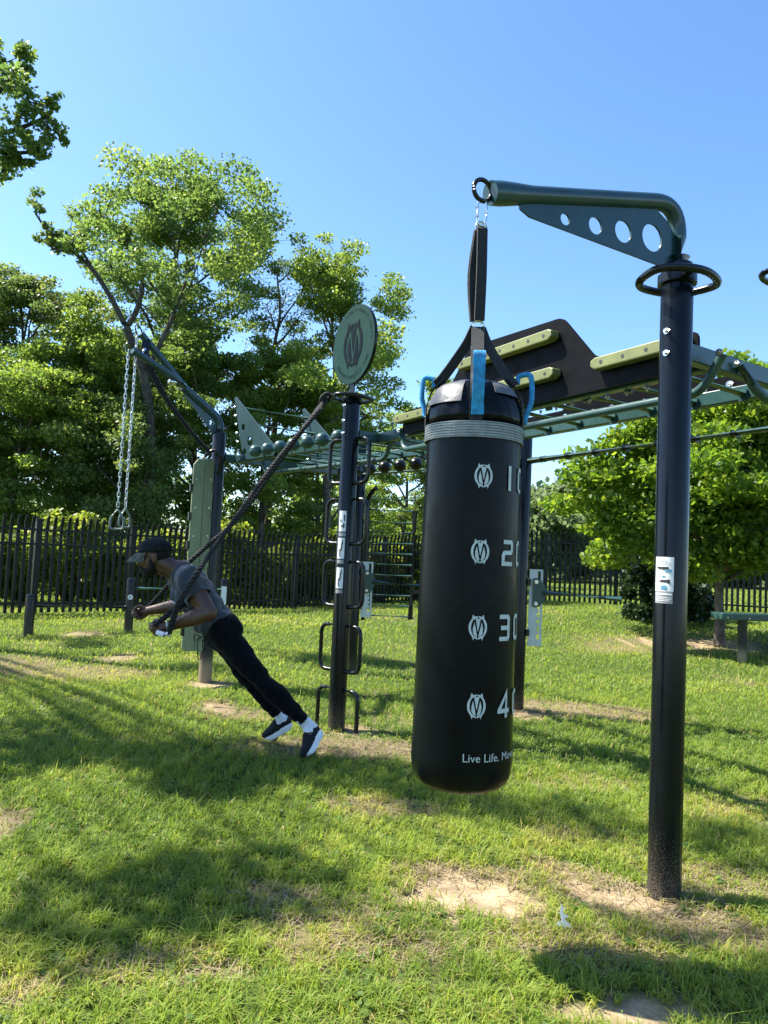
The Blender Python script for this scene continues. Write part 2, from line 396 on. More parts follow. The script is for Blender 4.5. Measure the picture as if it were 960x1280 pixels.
me = np_mesh('ground', V, F, sand, 'sand'); a = me.attributes.new('dead', 'FLOAT', 'POINT'); a.data.foreach_set('value', dead.astype(np.float32))
m, nt, b, out = new_mat('lawn_soil')
tc = N(nt, 'ShaderNodeTexCoord')
n1 = N(nt, 'ShaderNodeTexNoise'); n1.inputs['Scale'].default_value = 1.3; n1.inputs['Detail'].default_value = 8; L(nt, tc.outputs['Object'], n1.inputs['Vector'])
n2 = N(nt, 'ShaderNodeTexNoise'); n2.inputs['Scale'].default_value = 55; n2.inputs['Detail'].default_value = 8; n2.inputs['Roughness'].default_value = .7; L(nt, tc.outputs['Object'], n2.inputs['Vector'])
gr = ramp(nt, n2.outputs['Fac'], [(.3, (.028, .045, .012)), (.55, (.06, .085, .02)), (.75, (.10, .105, .035))])
th = ramp(nt, n2.outputs['Fac'], [(.3, (.07, .052, .03)), (.55, (.19, .145, .085)), (.75, (.30, .24, .14))])
sa = ramp(nt, n2.outputs['Fac'], [(.3, (.25, .175, .10)), (.5, (.40, .30, .185)), (.75, (.50, .40, .26))])
n5 = N(nt, 'ShaderNodeTexNoise'); n5.inputs['Scale'].default_value = 9; n5.inputs['Detail'].default_value = 5; L(nt, tc.outputs['Object'], n5.inputs['Vector'])
s2 = N(nt, 'ShaderNodeMixRGB', blend_type='MULTIPLY'); s2.inputs[0].default_value = .7; L(nt, sa.outputs[0], s2.inputs[1])
r5 = ramp(nt, n5.outputs['Fac'], [(.35, (.50, .46, .40)), (.6, (1, 1, 1))]); L(nt, r5.outputs[0], s2.inputs[2])
a1 = N(nt, 'ShaderNodeAttribute', attribute_name='sand'); a2 = N(nt, 'ShaderNodeAttribute', attribute_name='dead')
m1 = N(nt, 'ShaderNodeMixRGB'); L(nt, a2.outputs['Fac'], m1.inputs[0]); L(nt, gr.outputs[0], m1.inputs[1]); L(nt, th.outputs[0], m1.inputs[2])
m2 = N(nt, 'ShaderNodeMixRGB'); L(nt, a1.outputs['Fac'], m2.inputs[0]); L(nt, m1.outputs[0], m2.inputs[1]); L(nt, s2.outputs[0], m2.inputs[2])
L(nt, m2.outputs[0], b.inputs['Base Color']); b.inputs['Roughness'].default_value = .95; b.inputs['Specular IOR Level'].default_value = .1
bp = N(nt, 'ShaderNodeBump'); bp.inputs['Strength'].default_value = .5; bp.inputs['Distance'].default_value = .012; L(nt, n2.outputs['Fac'], bp.inputs['Height']); L(nt, bp.outputs[0], b.inputs['Normal'])
ground = link_mesh('ground', me, m, sharp=0); tag(ground, 'mown lawn with worn sandy spots', 'lawn', kind='structure')

# ------------------------------------------------------------------ grass blades
def make_grass():
    Vs = []; Fs = []; Ts = []; off = 0
    bands = [(1.7, 3.2, 14500, 1.0), (3.2, 5.0, 8500, 1.2), (5.0, 8.0, 3300, 1.6), (8.0, 13., 950, 2.5), (13., 24., 360, 4.2), (24., 45., 60, 8.)]
    for (y0, y1, dens, wk) in bands:
        wid = lambda y: .60*y+1.0
        n = int(dens*(y1-y0)*2*wid((y0+y1)/2)); y = rng.uniform(y0, y1, n); x = rng.uniform(-1, 1, n)*wid(y)
        # tufts: pull points towards clump centres
        ci = np.floor(x*9)+rng.integers(0, 2, n)*.0; cj = np.floor(y*9)
        jx = _hash(ci.astype(np.int64), cj.astype(np.int64), 5); jy = _hash(ci.astype(np.int64), cj.astype(np.int64), 6)
        pull = rng.uniform(0, .55, n); x = x*(1-pull)+pull*(ci+jx)/9; y = y*(1-pull)+pull*(cj+jy)/9
        sd_, de_ = worn(x, y)
        keep = rng.uniform(0, 1, n) > np.clip(sd_*1.45+de_*.38, 0, .985)
        x, y, sd_, de_ = x[keep], y[keep], sd_[keep], de_[keep]; n = len(x)
        patch = fbm(x, y, .8, 41); fine = fbm(x, y, 5, 47)
        h = (.026+.032*rng.uniform(0, 1, n)**1.6)*(.65+.9*fine)*(1-.45*de_)*(1+.06*wk)
        tall = rng.uniform(0, 1, n) < .035; h = np.where(tall, h*1.7, h)
        wd = (.0026+.0024*rng.uniform(0, 1, n))*wk
        az = rng.uniform(0, 2*np.pi, n); lean = h*rng.uniform(.25, 1.5, n)
        fx, fy = np.cos(az), np.sin(az); sx, sy = -np.sin(az), np.cos(az); z0 = gz(x, y)-.004
        def pt(f, u, side):
            return np.stack([x+fx*lean*f+sx*wd*side*.5, y+fy*lean*f+sy*wd*side*.5, z0+h*u], 1)
        P = np.stack([pt(0, 0, -1), pt(0, 0, 1), pt(.35, .6, .8), pt(.35, .6, -.8), pt(1, 1-.25*lean/h, 0), pt(1, 1-.25*lean/h, .12)], 1).reshape(-1, 3)
        q = np.arange(n)*6+off
        Fs.append(np.stack([q, q+1, q+2, q+3], 1)); Fs.append(np.stack([q+3, q+2, q+5, q+4], 1))
        t = .30+.75*(patch-.5)+.40*(fine-.5)+.32*rng.uniform(0, 1, n)-.04+.5*de_*rng.uniform(.2, 1, n)
        t = np.where(rng.uniform(0, 1, n) < .05+.25*de_, .85+.15*rng.uniform(0, 1, n), t)
        Vs.append(P); Ts.append(np.repeat(np.clip(t, 0, 1), 6)); off += n*6
    return np_mesh('grass', np.concatenate(Vs), np.concatenate(Fs), np.concatenate(Ts))
g = link_mesh('grass', make_grass(), M['grass'], smooth=False); tag(g, 'mown green grass covering the lawn', 'grass', kind='stuff')
# dry clippings and straw lying round the posts
def make_straw():
    Vs = []; k = 0
    for (cx, cy, rx, ry, sa_, de_, an) in SPW:
        if de_ < .7 or cy > 9: continue
        n = int(1500*rx*ry/.05*.5); n = min(n, 2600)
        r = np.sqrt(rng.uniform(0, 1.8, n)); t = rng.uniform(0, 2*np.pi, n); dx = r*np.cos(t)*rx; dy = r*np.sin(t)*ry
        x = cx+dx*math.cos(an)-dy*math.sin(an); y = cy+dx*math.sin(an)+dy*math.cos(an)
        s1, d1 = worn(x, y); kp = (d1 > .3) & (rng.uniform(0, 1, n) > s1*.85); x, y = x[kp], y[kp]; n = len(x)
        a = rng.uniform(0, np.pi, n); l = rng.uniform(.012, .04, n); wd = rng.uniform(.0008, .0018, n); z = gz(x, y)+rng.uniform(.004, .022, n); dz = rng.normal(0, .008, n)
        c, s = np.cos(a), np.sin(a)
        P = np.stack([np.stack([x-c*l-s*wd, y-s*l+c*wd, z-dz], 1), np.stack([x-c*l+s*wd, y-s*l-c*wd, z-dz], 1), np.stack([x+c*l+s*wd, y+s*l-c*wd, z+dz], 1), np.stack([x+c*l-s*wd, y+s*l+c*wd, z+dz], 1)], 1)
        Vs.append(P.reshape(-1, 3))
    V = np.concatenate(Vs); F = np.arange(len(V)).reshape(-1, 4)
    return np_mesh('straw', V, F, np.repeat(rng.uniform(.72, 1, len(F)), 4))
M['straw'] = leaf_mat('dry_straw', [(0, (.05, .04, .02)), (.75, (.20, .155, .09)), (1, (.36, .29, .18))], .2, .8, .2)
o = link_mesh('straw', make_straw(), M['straw'], smooth=False); tag(o, 'dry grass clippings on the worn spots of the lawn', 'clippings', kind='stuff')

# ------------------------------------------------------------------ trees
def leaves(centres, radii, counts, size, flat=.55, up=.55, shell=.35, spread=.16, tint_lo=0., tint_hi=1., droop=0.):
    V = []; T = []
    for (c, r, n) in zip(centres, radii, counts):
        d = rng.normal(0, 1, (n, 3)); d /= np.linalg.norm(d, axis=1)[:, None]
        q = rng.uniform(shell, 1, n)**.7*r*(1+rng.normal(0, spread, n)); p = d*q[:, None]; p[:, 2] *= flat
        p += np.array(c)
        nr = rng.normal(0, 1, (n, 3)); nr[:, 2] += up*2.2; nr /= np.linalg.norm(nr, axis=1)[:, None]
        t = rng.normal(0, 1, (n, 3)); t[:, 2] -= droop; t -= nr*(t*nr).sum(1)[:, None]; t /= np.linalg.norm(t, axis=1)[:, None]
        s = np.cross(nr, t); L_ = size*rng.uniform(.6, 1.3, n)[:, None]
        k = rng.uniform(-.25, .25, n)[:, None]
        V.append(np.stack([p-t*L_*.5, p+s*L_*.36-t*L_*.05+nr*L_*k*.4, p+t*L_*.55+nr*L_*k*.3, p-s*L_*.36-t*L_*.05+nr*L_*k*.4], 1).reshape(-1, 3))
        base = rng.uniform(0, 1)
        tt = np.clip(tint_lo+(tint_hi-tint_lo)*(.30*base+.50*rng.uniform(0, 1, n)+.12), 0, 1); T.append(np.repeat(tt, 4))
    V = np.concatenate(V); return V, np.arange(len(V)).reshape(-1, 4), np.concatenate(T)

V_, F_, T_ = [], [], []
def weeds(n):
    C = []; Rr = []
    for _ in range(n):
        y = 2.0+5.5*rng.uniform(0, 1)**1.3; x = rng.uniform(-1, 1)*(.6*y+.3)
        s_, d_ = worn(np.array([x]), np.array([y]))
        if s_[0] > .3: continue
        C.append((x, y, gzf(x, y)+.022)); Rr.append(rng.uniform(.02, .065))
    return leaves(C, Rr, [int(8+r*260) for r in Rr], .022, .35, up=1.2)
V_, F_, T_ = weeds(420)
wd_o = link_mesh('weeds', np_mesh('weeds', V_, F_, T_), M['leaf_mid'], smooth=False); tag(wd_o, 'clover and small weeds growing among the lawn grass', 'weeds', kind='stuff')
def tree(name, label, x, y, h, rad, lmat, seed, nleaf=24000, leaf=.16, crown0=.3, bark='bark', group=None, lean=(0, 0), limbs=15, clump=.62, prof=None, flat=.6, trunk_r=None, extra=(), z=None, fill=1., cat='tree', sub=5, gaps=0.):
    rs = random.Random(seed); z0 = gzf(x, y) if z is None else z
    root = empty(name, (x, y, z0), label, cat, group)
    tr = trunk_r or .012*h+.03
    tp = [Vector((x, y, z0-.15))]
    for i in range(1, 9):
        f = i/8; tp.append(Vector((x+lean[0]*f+rs.uniform(-.03, .03)*h*f*.6, y+lean[1]*f+rs.uniform(-.03, .03)*h*f*.6, z0+h*.9*f)))
    tp = smooth_path(tp, 3); mb = MB(); nT = len(tp)
    mb.tube(tp, [tr*(1.35 if i == 0 else 1)*(1-.93*i/nT)+.012 for i in range(nT)], 10)
    prof = prof or (lambda f: math.sin(math.pi*min(1, .12+.9*f))**.6)
    C = []; Rr = []; lb = MB()
    for i in range(limbs):
        f = (i+rs.random()*.7)/limbs; hh = crown0+(1-crown0)*f*.93
        k = hh/.9*(nT-1); k = min(k, nT-1.01); s = tp[int(k)].lerp(tp[int(k)+1], k % 1)
        az = i*2.39996+rs.uniform(-.4, .4); ln = rad*prof(f)*rs.uniform(.75, 1.15); el = R(rs.uniform(8, 38)+25*f)
        d = Vector((math.cos(az)*math.cos(el), math.sin(az)*math.cos(el), math.sin(el)))
        pts = [s]; v = d.copy()
        for j in range(5):
            v = (v+Vector((rs.uniform(-.25, .25), rs.uniform(-.25, .25), rs.uniform(-.05, .25)))).normalized(); pts.append(pts[-1]+v*ln/5)
        r0 = max(.02, tr*(1-.85*hh)*.7); lb.tube(smooth_path(pts, 2), [r0*(1-.85*q/10)+.006 for q in range(11)], 6)
        for j in range(2, 6):
            for _ in range(max(1, sub*(j-1)//8+1)):
                e = pts[j]+Vector((rs.gauss(0, 1), rs.gauss(0, 1), rs.gauss(.15, .7)))*ln*.22
                if rs.random() < gaps: continue
                lb.tube([pts[j], (pts[j]+e)/2+Vector((0, 0, .03)), e], [.016+.002*ln, .011, .005], 5, caps=False)
                C.append(e); Rr.append(clump*rs.uniform(.6, 1.25)*(.6+.4*min(1, ln/rad)))
    top = tp[-1]
    for _ in range(4): C.append(top+Vector((rs.gauss(0, .4), rs.gauss(0, .4), rs.gauss(0, .35)))*clump); Rr.append(clump*rs.uniform(.5, .9))
    zm = max(c.z+r*flat*.8 for c, r in zip(C, Rr))-z0; rs_ = sorted((math.hypot(c.x-x, c.y-y)+r*.7) for c, r in zip(C, Rr)); kz = h/zm; kr = min(1.0, rad/rs_[int(len(rs_)*.9)])
    sc3 = lambda v: Vector((x+(v[0]-x)*kr, y+(v[1]-y)*kr, z0+(v[2]-z0)*kz))
    C = [sc3(c) for c in C]; mb.v = [tuple(sc3(v)) for v in mb.v]; lb.v = [tuple(sc3(v)) for v in lb.v]
    for (c, r) in extra:
        c = Vector(c); n_ = min(C, key=lambda q: (q-c).length); lb.tube([n_, n_.lerp(c, .5)+Vector((0, 0, .05)), c], [.02, .014, .006], 5, caps=False); C.append(c); Rr.append(r)
    wsum = sum(r*r for r in Rr); cnt = [max(12, int(nleaf*r*r/wsum)) for r in Rr]
    Vv, Ff, Tt = leaves(C, Rr, cnt, leaf, flat, up=.25)
    o = mb.build('trunk', M[bark], root); o2 = lb.build('limb', M[bark], root); tag(o2, kind='stuff') if False else None
    me = np_mesh('crown', Vv-np.array(root.location)[None, :], Ff, Tt); me.materials.append(M[lmat])
    cr_ = bpy.data.objects.new('crown', me); COL.objects.link(cr_); cr_.parent = root
    return root

def PX(px, D): return (px-480)/FPX*D+.045*0
def H_at(px, py, D): p = at(px, py, D); return p
def tree_px(name, label, px, py_top, D, rad, lmat, seed, **k):
    if k.get('group') == GB: D *= 1.28; rad *= 1.22; k['leaf'] = k.get('leaf', .12)*.92; k['clump'] = k.get('clump', .62)*.92; k['flat'] = .5; k['nleaf'] = int(k['nleaf']*1.35)
    p = at(px, py_top, D); z0 = gzf(p.x, p.y); dx = .045*(p.z-z0)*0
    return tree(name, label, p.x, D, p.z-z0, rad, lmat, seed, **k)
GB = 'trees in the wood behind the fence'
# the wood behind the left fence, nearest the photo's left to right
tree_px('broadleaf_tree', 'tallest wide crowned tree rising in the middle of the wood at left', 222, 205, 21, 3.3, 'leaf_mid', 5, nleaf=52000, leaf=.125, crown0=.38, limbs=22, clump=.72, sub=6, group=GB,
        prof=lambda f: (.55+.75*math.sin(math.pi*min(1, f*1.05+.1))), lean=(.3, 0),
        extra=[(at(160, 205, 20.6), .8), (at(140, 245, 20.5), .7), (at(318, 240, 21), .8), (at(335, 275, 21), .7), (at(312, 300, 21), .8), (at(125, 290, 20.6), .7), (at(250, 215, 21), .8), (at(285, 330, 21), .9), (at(160, 330, 20), .9)])
tree_px('oak_tree', 'dark leaved oak with rounded top at the left end of the wood', 38, 325, 19, 2.3, 'leaf_dark', 8, nleaf=34000, leaf=.12, crown0=.3, limbs=18, bark='barkdark', group=GB)
tree_px('broadleaf_tree', 'yellow green tree directly behind the round sign on the post', 425, 312, 21.5, 2.3, 'leaf_bright', 12, nleaf=36000, leaf=.12, crown0=.3, limbs=19, group=GB,
        prof=lambda f: .45+.65*math.sin(math.pi*min(1, f*.9+.1)), extra=[(at(478, 415, 21), .7), (at(462, 450, 21), .8), (at(470, 500, 21), .7), (at(385, 470, 21), .8)])
tree_px('sparse_tree', 'thin grey twigged tree with few leaves between the two tallest crowns', 352, 318, 23, 1.7, 'leaf_grey', 15, nleaf=2600, leaf=.10, crown0=.4, limbs=16, clump=.5, sub=7, group=GB)
tree_px('broadleaf_tree', 'light green tree under the tall crown with a leaning trunk left of the chains', 120, 385, 18.5, 2.2, 'leaf_bright', 21, nleaf=32000, leaf=.12, crown0=.22, limbs=18, group=GB)
tree_px('broadleaf_tree', 'bushy tree behind the hanging rings with sunlit yellow top', 30, 450, 16.9, 2.0, 'leaf_bright', 22, nleaf=26000, leaf=.115, crown0=.15, limbs=16, group=GB)
tree_px('broadleaf_tree', 'mid green tree behind the pale board post', 255, 410, 19.5, 2.4, 'leaf_mid', 23, nleaf=32000, leaf=.12, crown0=.2, limbs=18, group=GB)
tree_px('broadleaf_tree', 'small bright tree behind the row of green balls', 340, 430, 20.5, 2.0, 'leaf_bright', 24, nleaf=26000, leaf=.12, crown0=.15, limbs=16, group=GB)
tree_px('broadleaf_tree', 'young tree behind the post with five handle loops', 405, 470, 22.5, 2.1, 'leaf_mid', 25, nleaf=22000, leaf=.12, crown0=.1, limbs=16, group=GB)
tree_px('broadleaf_tree', 'slim young tree left of the punching bag behind the wall bars', 512, 520, 25, 2.0, 'leaf_bright', 26, nleaf=16000, leaf=.12, crown0=.12, limbs=15, clump=.6, group=GB)
tree_px('broadleaf_tree', 'dark shaded tree behind the two chains', 165, 470, 17.4, 2.0, 'leaf_dark', 27, nleaf=24000, leaf=.115, crown0=.12, limbs=16, bark='barkdark', group=GB)
tree_px('broadleaf_tree', 'low dark tree just outside the left edge of the wood', -60, 430, 17.5, 2.6, 'leaf_mid', 28, nleaf=24000, leaf=.12, crown0=.15, limbs=16, group=GB)
tree_px('broadleaf_tree', 'yellow tipped tree whose top shows above the left end of the ledge board', 545, 470, 26, 1.7, 'leaf_bright', 29, nleaf=12000, leaf=.12, crown0=.25, limbs=14, group=GB)
# crooked bare limb tree leaning left out of the tall crown
def bare_tree():
    D = 22; base = at(190, 640, D); root = empty('leaning_tree', (base.x, D, gzf(base.x, D)), 'dark crooked tree leaning left with sparse leaves at its tips', 'tree', GB)
    mb = MB(); C = []; Rr = []
    pt = lambda q: at(q[0], q[1], D)
    tr = [Vector((base.x, D, gzf(base.x, D)-.1)), pt((188, 560)), pt((180, 470)), pt((158, 410))]
    mb.tube(smooth_path(tr, 5), [.17-.004*i for i in range(16)], 10); lb = MB()
    for ln, r in (([(158, 410), (142, 378), (118, 340), (92, 315), (60, 288), (44, 266)], .085), ([(158, 410), (172, 385), (178, 350), (170, 318), (150, 290)], .09), ([(118, 340), (95, 300), (88, 285)], .04),
                  ([(92, 315), (70, 312), (52, 300)], .03), ([(180, 470), (205, 420), (222, 380), (238, 335)], .09)):
        P = smooth_path([pt(q) for q in ln], 4); lb.tube(P, [r*(1-.8*i/len(P))+.008 for i in range(len(P))], 7)
        for q in P[len(P)//2:]: 
            e = q+Vector((rng.normal(0, .25), rng.normal(0, .25), rng.normal(.15, .2))); lb.tube([q, e], [.012, .005], 5, caps=False); C.append(e); Rr.append(.22)
    V_, F_, T_ = leaves(C, Rr, [45]*len(C), .15, .7)
    mb.build('trunk', M['barkdark'], root); lb.build('limb', M['barkdark'], root)
    me = np_mesh('crown', V_-np.array(root.location)[None, :], F_, T_); me.materials.append(M['leaf_dark']); o = bpy.data.objects.new('crown', me); COL.objects.link(o); o.parent = root
bare_tree()
# right side
tree_px('young_maple', 'young maple with big bright leaves beside the bench at right', 905, 470, 12.4, 2.35, 'leaf_maple', 41, nleaf=95000, leaf=.10, crown0=.30, limbs=24, clump=.46, sub=7, flat=.42, trunk_r=.085,
        prof=lambda f: .55+.55*math.sin(math.pi*min(1, f*.8+.25)), extra=[(at(745, 600, 12), .45), (at(765, 585, 12.2), .5), (at(735, 625, 12), .4), (at(790, 560, 12.3), .5), (at(775, 640, 12), .5), (at(750, 660, 12), .4), (at(800, 680, 12), .5), (at(720, 595, 12), .35), (at(830, 560, 12), .5), (at(870, 520, 12), .5), (at(940, 470, 12), .5), (at(950, 560, 12), .6), (at(880, 600, 11.8), .6), (at(930, 640, 11.8), .6), (at(820, 620, 12), .6), (at(885, 690, 11.9), .45), (at(840, 700, 11.6), .5), (at(870, 715, 11.7), .45), (at(910, 690, 11.6), .5), (at(800, 650, 11.8), .5), (at(760, 700, 11.9), .35), (at(940, 700, 11.7), .5), (at(850, 650, 11.7), .55), (at(820, 590, 11.7), .5), (at(800, 540, 12.2), .35), (at(775, 545, 12.2), .3)])
far = 'hazy trees beyond the field at right'
for i, (px, pt_, D, rad) in enumerate([(668, 600, 44, 3.4), (715, 585, 46, 3.8), (765, 600, 50, 4), (640, 640, 52, 3.5), (880, 600, 52, 4.5), (960, 610, 50, 4.5), (1020, 590, 50, 4.5)]):
    tree_px('far_tree', ['grey green rounded tree beyond the field seen just right of the bag', 'pale green taller tree beyond the field left of the maple', 'far green tree behind the left edge of the maple', 'far dark tree behind the punching bag edge', 'far tree hidden mostly behind the maple', 'far tree behind the bench at right', 'far tree at the right border'][i],
            px, pt_, D, rad, 'leaf_far', 60+i, nleaf=9000, leaf=.34, crown0=.08, limbs=16, clump=1.1, group=far)
# evergreen bush under the maple
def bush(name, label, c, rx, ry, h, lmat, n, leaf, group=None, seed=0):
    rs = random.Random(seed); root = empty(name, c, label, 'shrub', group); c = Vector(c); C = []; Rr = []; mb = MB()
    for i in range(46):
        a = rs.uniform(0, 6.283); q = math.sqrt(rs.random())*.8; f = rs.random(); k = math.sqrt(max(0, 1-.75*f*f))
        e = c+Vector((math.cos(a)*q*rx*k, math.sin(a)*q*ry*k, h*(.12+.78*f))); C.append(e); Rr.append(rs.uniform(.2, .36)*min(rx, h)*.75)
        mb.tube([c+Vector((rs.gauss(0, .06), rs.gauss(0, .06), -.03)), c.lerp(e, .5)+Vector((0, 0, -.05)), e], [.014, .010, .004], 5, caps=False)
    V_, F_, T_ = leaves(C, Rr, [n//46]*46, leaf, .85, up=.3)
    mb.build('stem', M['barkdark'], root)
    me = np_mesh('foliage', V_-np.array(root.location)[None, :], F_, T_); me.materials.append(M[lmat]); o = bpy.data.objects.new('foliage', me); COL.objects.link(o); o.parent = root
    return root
def gpt(px, py):
    p = G(px, py)
    for _ in range(12): p = G(px, py, gzf(p.x, p.y))
    return p
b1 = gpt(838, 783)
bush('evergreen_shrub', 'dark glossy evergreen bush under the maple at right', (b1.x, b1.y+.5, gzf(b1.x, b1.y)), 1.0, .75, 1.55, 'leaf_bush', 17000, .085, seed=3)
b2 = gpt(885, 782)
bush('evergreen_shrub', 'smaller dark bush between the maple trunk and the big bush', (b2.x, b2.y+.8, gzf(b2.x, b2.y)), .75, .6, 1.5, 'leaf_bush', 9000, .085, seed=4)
# shrubs in the sun just behind the left fence
GS = 'sunlit shrubs right behind the left fence'
SH = ['sunlit yellow green shrub behind the left end of the fence', 'leafy shrub behind the fence left of the short posts', 'leafy shrub behind the fence between the two short posts', 'bright shrub behind the fence above the capped man', 'shrub behind the fence hidden by the pale board',
      'bright shrub behind the fence right of the pale board', 'leafy shrub behind the fence under the rope', 'shrub behind the fence left of the loop post', 'shrub behind the fence corner', 'shrub behind the fence at the wall bars', 'shrub behind the fence beside the bag']
for i, px in enumerate((-30, 25, 80, 140, 200, 285, 330, 375, 430, 475, 520)):
    D = 15.6+ (px/520)*5.2; p = at(px, 700, D)
    bush('shrub', SH[i], (p.x, D+rng.uniform(-.1, .4), gzf(p.x, D)), 1.15, .6, 1.45+.35*(i % 3), 'leaf_shrub', 5200, .11, GS, 70+i)
# the wood reads as one dark mass between the nearer trees
def woodland(name, label, pts, n, hgt, leaf, lm, per=110):
    C = []; Rr = []
    for _ in range(n):
        f = rng.uniform(0, 1); a, b_ = pts; x = a[0]+(b_[0]-a[0])*f+rng.normal(0, .6); y = a[1]+(b_[1]-a[1])*f+rng.uniform(0, 4); z = rng.uniform(0, 1)**1.1*hgt*(.75+.25*math.sin(f*17+1))
        C.append((x, y, z+.4+gzf(x, y))); Rr.append(rng.uniform(.7, 1.25))
    V_, F_, T_ = leaves(C, Rr, [per]*n, leaf, .8, shell=.1)
    me = np_mesh(name, V_, F_, T_); me.materials.append(M[lm]); o = bpy.data.objects.new(name, me); COL.objects.link(o); return tag(o, label, 'woodland', kind='stuff')
woodland('woodland', 'deep shaded wood behind the trees at left', ((-21, 31), (3, 36)), 400, 5.0, .22, 'leaf_bright')
woodland('woodland', 'distant low woodland beyond the field', ((-2, 54), (44, 56)), 420, 5.0, .4, 'leaf_far')
# ------------------------------------------------------------------ tall tree beside the lawn, left of the frame, whose crown shades the foreground
def shade_tree():
    root = empty('tall_tree', (-11.2, 11.0, 0), 'tall tree close at left whose leafy branch ends hang into the upper left corner', 'tree')
    rs = random.Random(77); mb = MB(); lb = MB(); C = []; Rr = []; cnt = []; C2 = []; R2 = []; N2 = []
    tp = smooth_path([(-11.2, 11, -.2), (-11., 10.9, 3), (-10.6, 10.7, 6), (-10.2, 10.5, 9), (-10., 10.3, 12.5)], 5)
    mb.tube(tp, [.27-.23*i/(len(tp)-1) for i in range(len(tp))], 12)
    for (px, py, rx, ry, z, dens) in SHADE:
        g_ = G(px, py); c = g_+SUN_DIR*(z/SUN_DIR.z)
        s = min(tp, key=lambda q: (q-c).length+abs(q.z-(c.z-1.8))*.8)
        mid = s.lerp(c, .5)+Vector((0, 0, .5)); P = smooth_path([s, mid, c], 5); lb.tube(P, [.016*(1-.75*i/len(P))+.006 for i in range(len(P))], 6)
        k = max(2, int(3.9*rx*ry/.5*dens))
        for _ in range(k):
            e = c+Vector((rs.uniform(-1, 1)*rx, rs.uniform(-1, 1)*ry, rs.uniform(-.5, .5))); ge = e-SUN_DIR*(e.z/SUN_DIR.z)
            if any((ge-G(a_, b_)).length < r_ for a_, b_, r_ in LIT): continue
            C.append(e); Rr.append(rs.uniform(.3, .55)); cnt.append(int(170*rs.uniform(.6, 1.2)*dens**.3))
            lb.tube([P[-2], (P[-2]+e)/2+Vector((0, 0, .08)), e], [.018, .012, .005], 5, caps=False)
    for (px, py, D, r, n) in [(8, 78, 11.2, .32, 260), (30, 68, 11.2, .22, 160), (15, 100, 11, .3, 240), (40, 125, 11, .26, 200), (62, 130, 11, .16, 90), (20, 150, 11, .3, 240), (62, 155, 11, .2, 150), (45, 180, 11, .28, 220), (10, 190, 11, .3, 240), (55, 195, 11, .2, 120), (5, 215, 11, .14, 60), (-30, 120, 11, .5, 400), (-30, 190, 11.2, .45, 350), (72, 158, 11, .1, 45), (28, 205, 11, .15, 70), (35, 90, 11.2, .12, 60), (-60, 60, 11.3, .5, 400)]:
        c = at(px, py, D)
        for _ in range(6):
            e = c+Vector((rs.gauss(0, .55), rs.gauss(0, .6), rs.gauss(0, .5)))*r; C2.append(e); R2.append(r*rs.uniform(.35, .65)); N2.append(int(n*.30)); lb.tube([c+Vector((-.25, 0, -.1))*r, (c+e)/2, e], [.010, .007, .003], 5, caps=False)
    for ln in ([(-120, 190), (-40, 172), (10, 165), (50, 150), (66, 140)], [(-120, 190), (-20, 130), (10, 100), (25, 75)], [(-40, 172), (0, 190), (45, 190)]):
        P = smooth_path([at(q[0], q[1], 11.1) for q in ln], 4); lb.tube(P, [.05*(1-.8*i/len(P))+.006 for i in range(len(P))], 7)
    lb.tube(smooth_path([tp[14], at(-200, 230, 10.4), at(-120, 190, 11.1)], 5), .06, 8)
    V_, F_, T_ = leaves(C, Rr, cnt, .125, .7); v2, f2, t2 = leaves(C2, R2, N2, .075, .75, up=.25); V_ = np.concatenate([V_, v2]); F_ = np.arange(len(V_)).reshape(-1, 4); T_ = np.concatenate([T_, t2])
    mb.build('trunk', M['bark'], root); lb.build('limb', M['barkdark'], root)
    me = np_mesh('crown', V_-np.array(root.location)[None, :], F_, T_); me.materials.append(M['leaf_mid']); o = bpy.data.objects.new('crown', me); COL.objects.link(o); o.parent = root
# ground spots that stay in the sun: (photo position, radius in m)
LIT = [(592, 1112, .95), (775, 1112, .42), (150, 1045, .7), (50, 1030, .6), (120, 870, 1.3), (300, 885, .7), (320, 1225, .3), (840, 990, .6), (805, 1266, .22), (700, 970, .6)]
# ground spots in shade (photo position), half sizes in m, height of the clump that shades them, density
SHADE = [(60, 1125, .5, .2, 7.6, 1.1), (250, 1135, .5, .18, 7.8, 1.2), (420, 1125, .45, .25, 8, 1.2), (500, 1195, .4, .14, 8.1, 1), (390, 1005, .8, .35, 8.2, 1.2), (520, 1040, .5, .28, 8.3, 1.2), (640, 1245, .4, .1, 8, 1), (200, 960, .9, .35, 8, 1.4), (330, 960, .9, .4, 8.1, 1.3), (90, 960, .8, .35, 8, 1.2), (450, 1060, .5, .3, 8.1, 1.2),
         (120, 920, 1.0, .55, 8.0, 1), (300, 960, .9, .5, 8.2, 1), (430, 990, .7, .4, 8.4, 1), (40, 925, .8, .3, 8, .7),
         (150, 1120, .6, .2, 7.6, 1), (330, 1100, .5, .18, 7.8, .8), (450, 1090, .45, .25, 8, 1), (400, 1045, .5, .25, 8.2, .9),
         (560, 1225, .4, .12, 8, .9), (720, 1190, .4, .15, 8.2, 1), (900, 1200, .35, .14, 8.4, .6), (650, 1050, .45, .2, 8.6, .7), (800, 1060, .4, .2, 8.8, .55),
         (100, 800, 1.6, .8, 9, .6), (300, 835, 1.0, .5, 9, .3), (560, 1015, .6, .25, 8.6, .7), (260, 700, 1., .8, 8.2, .0)]
shade_tree()

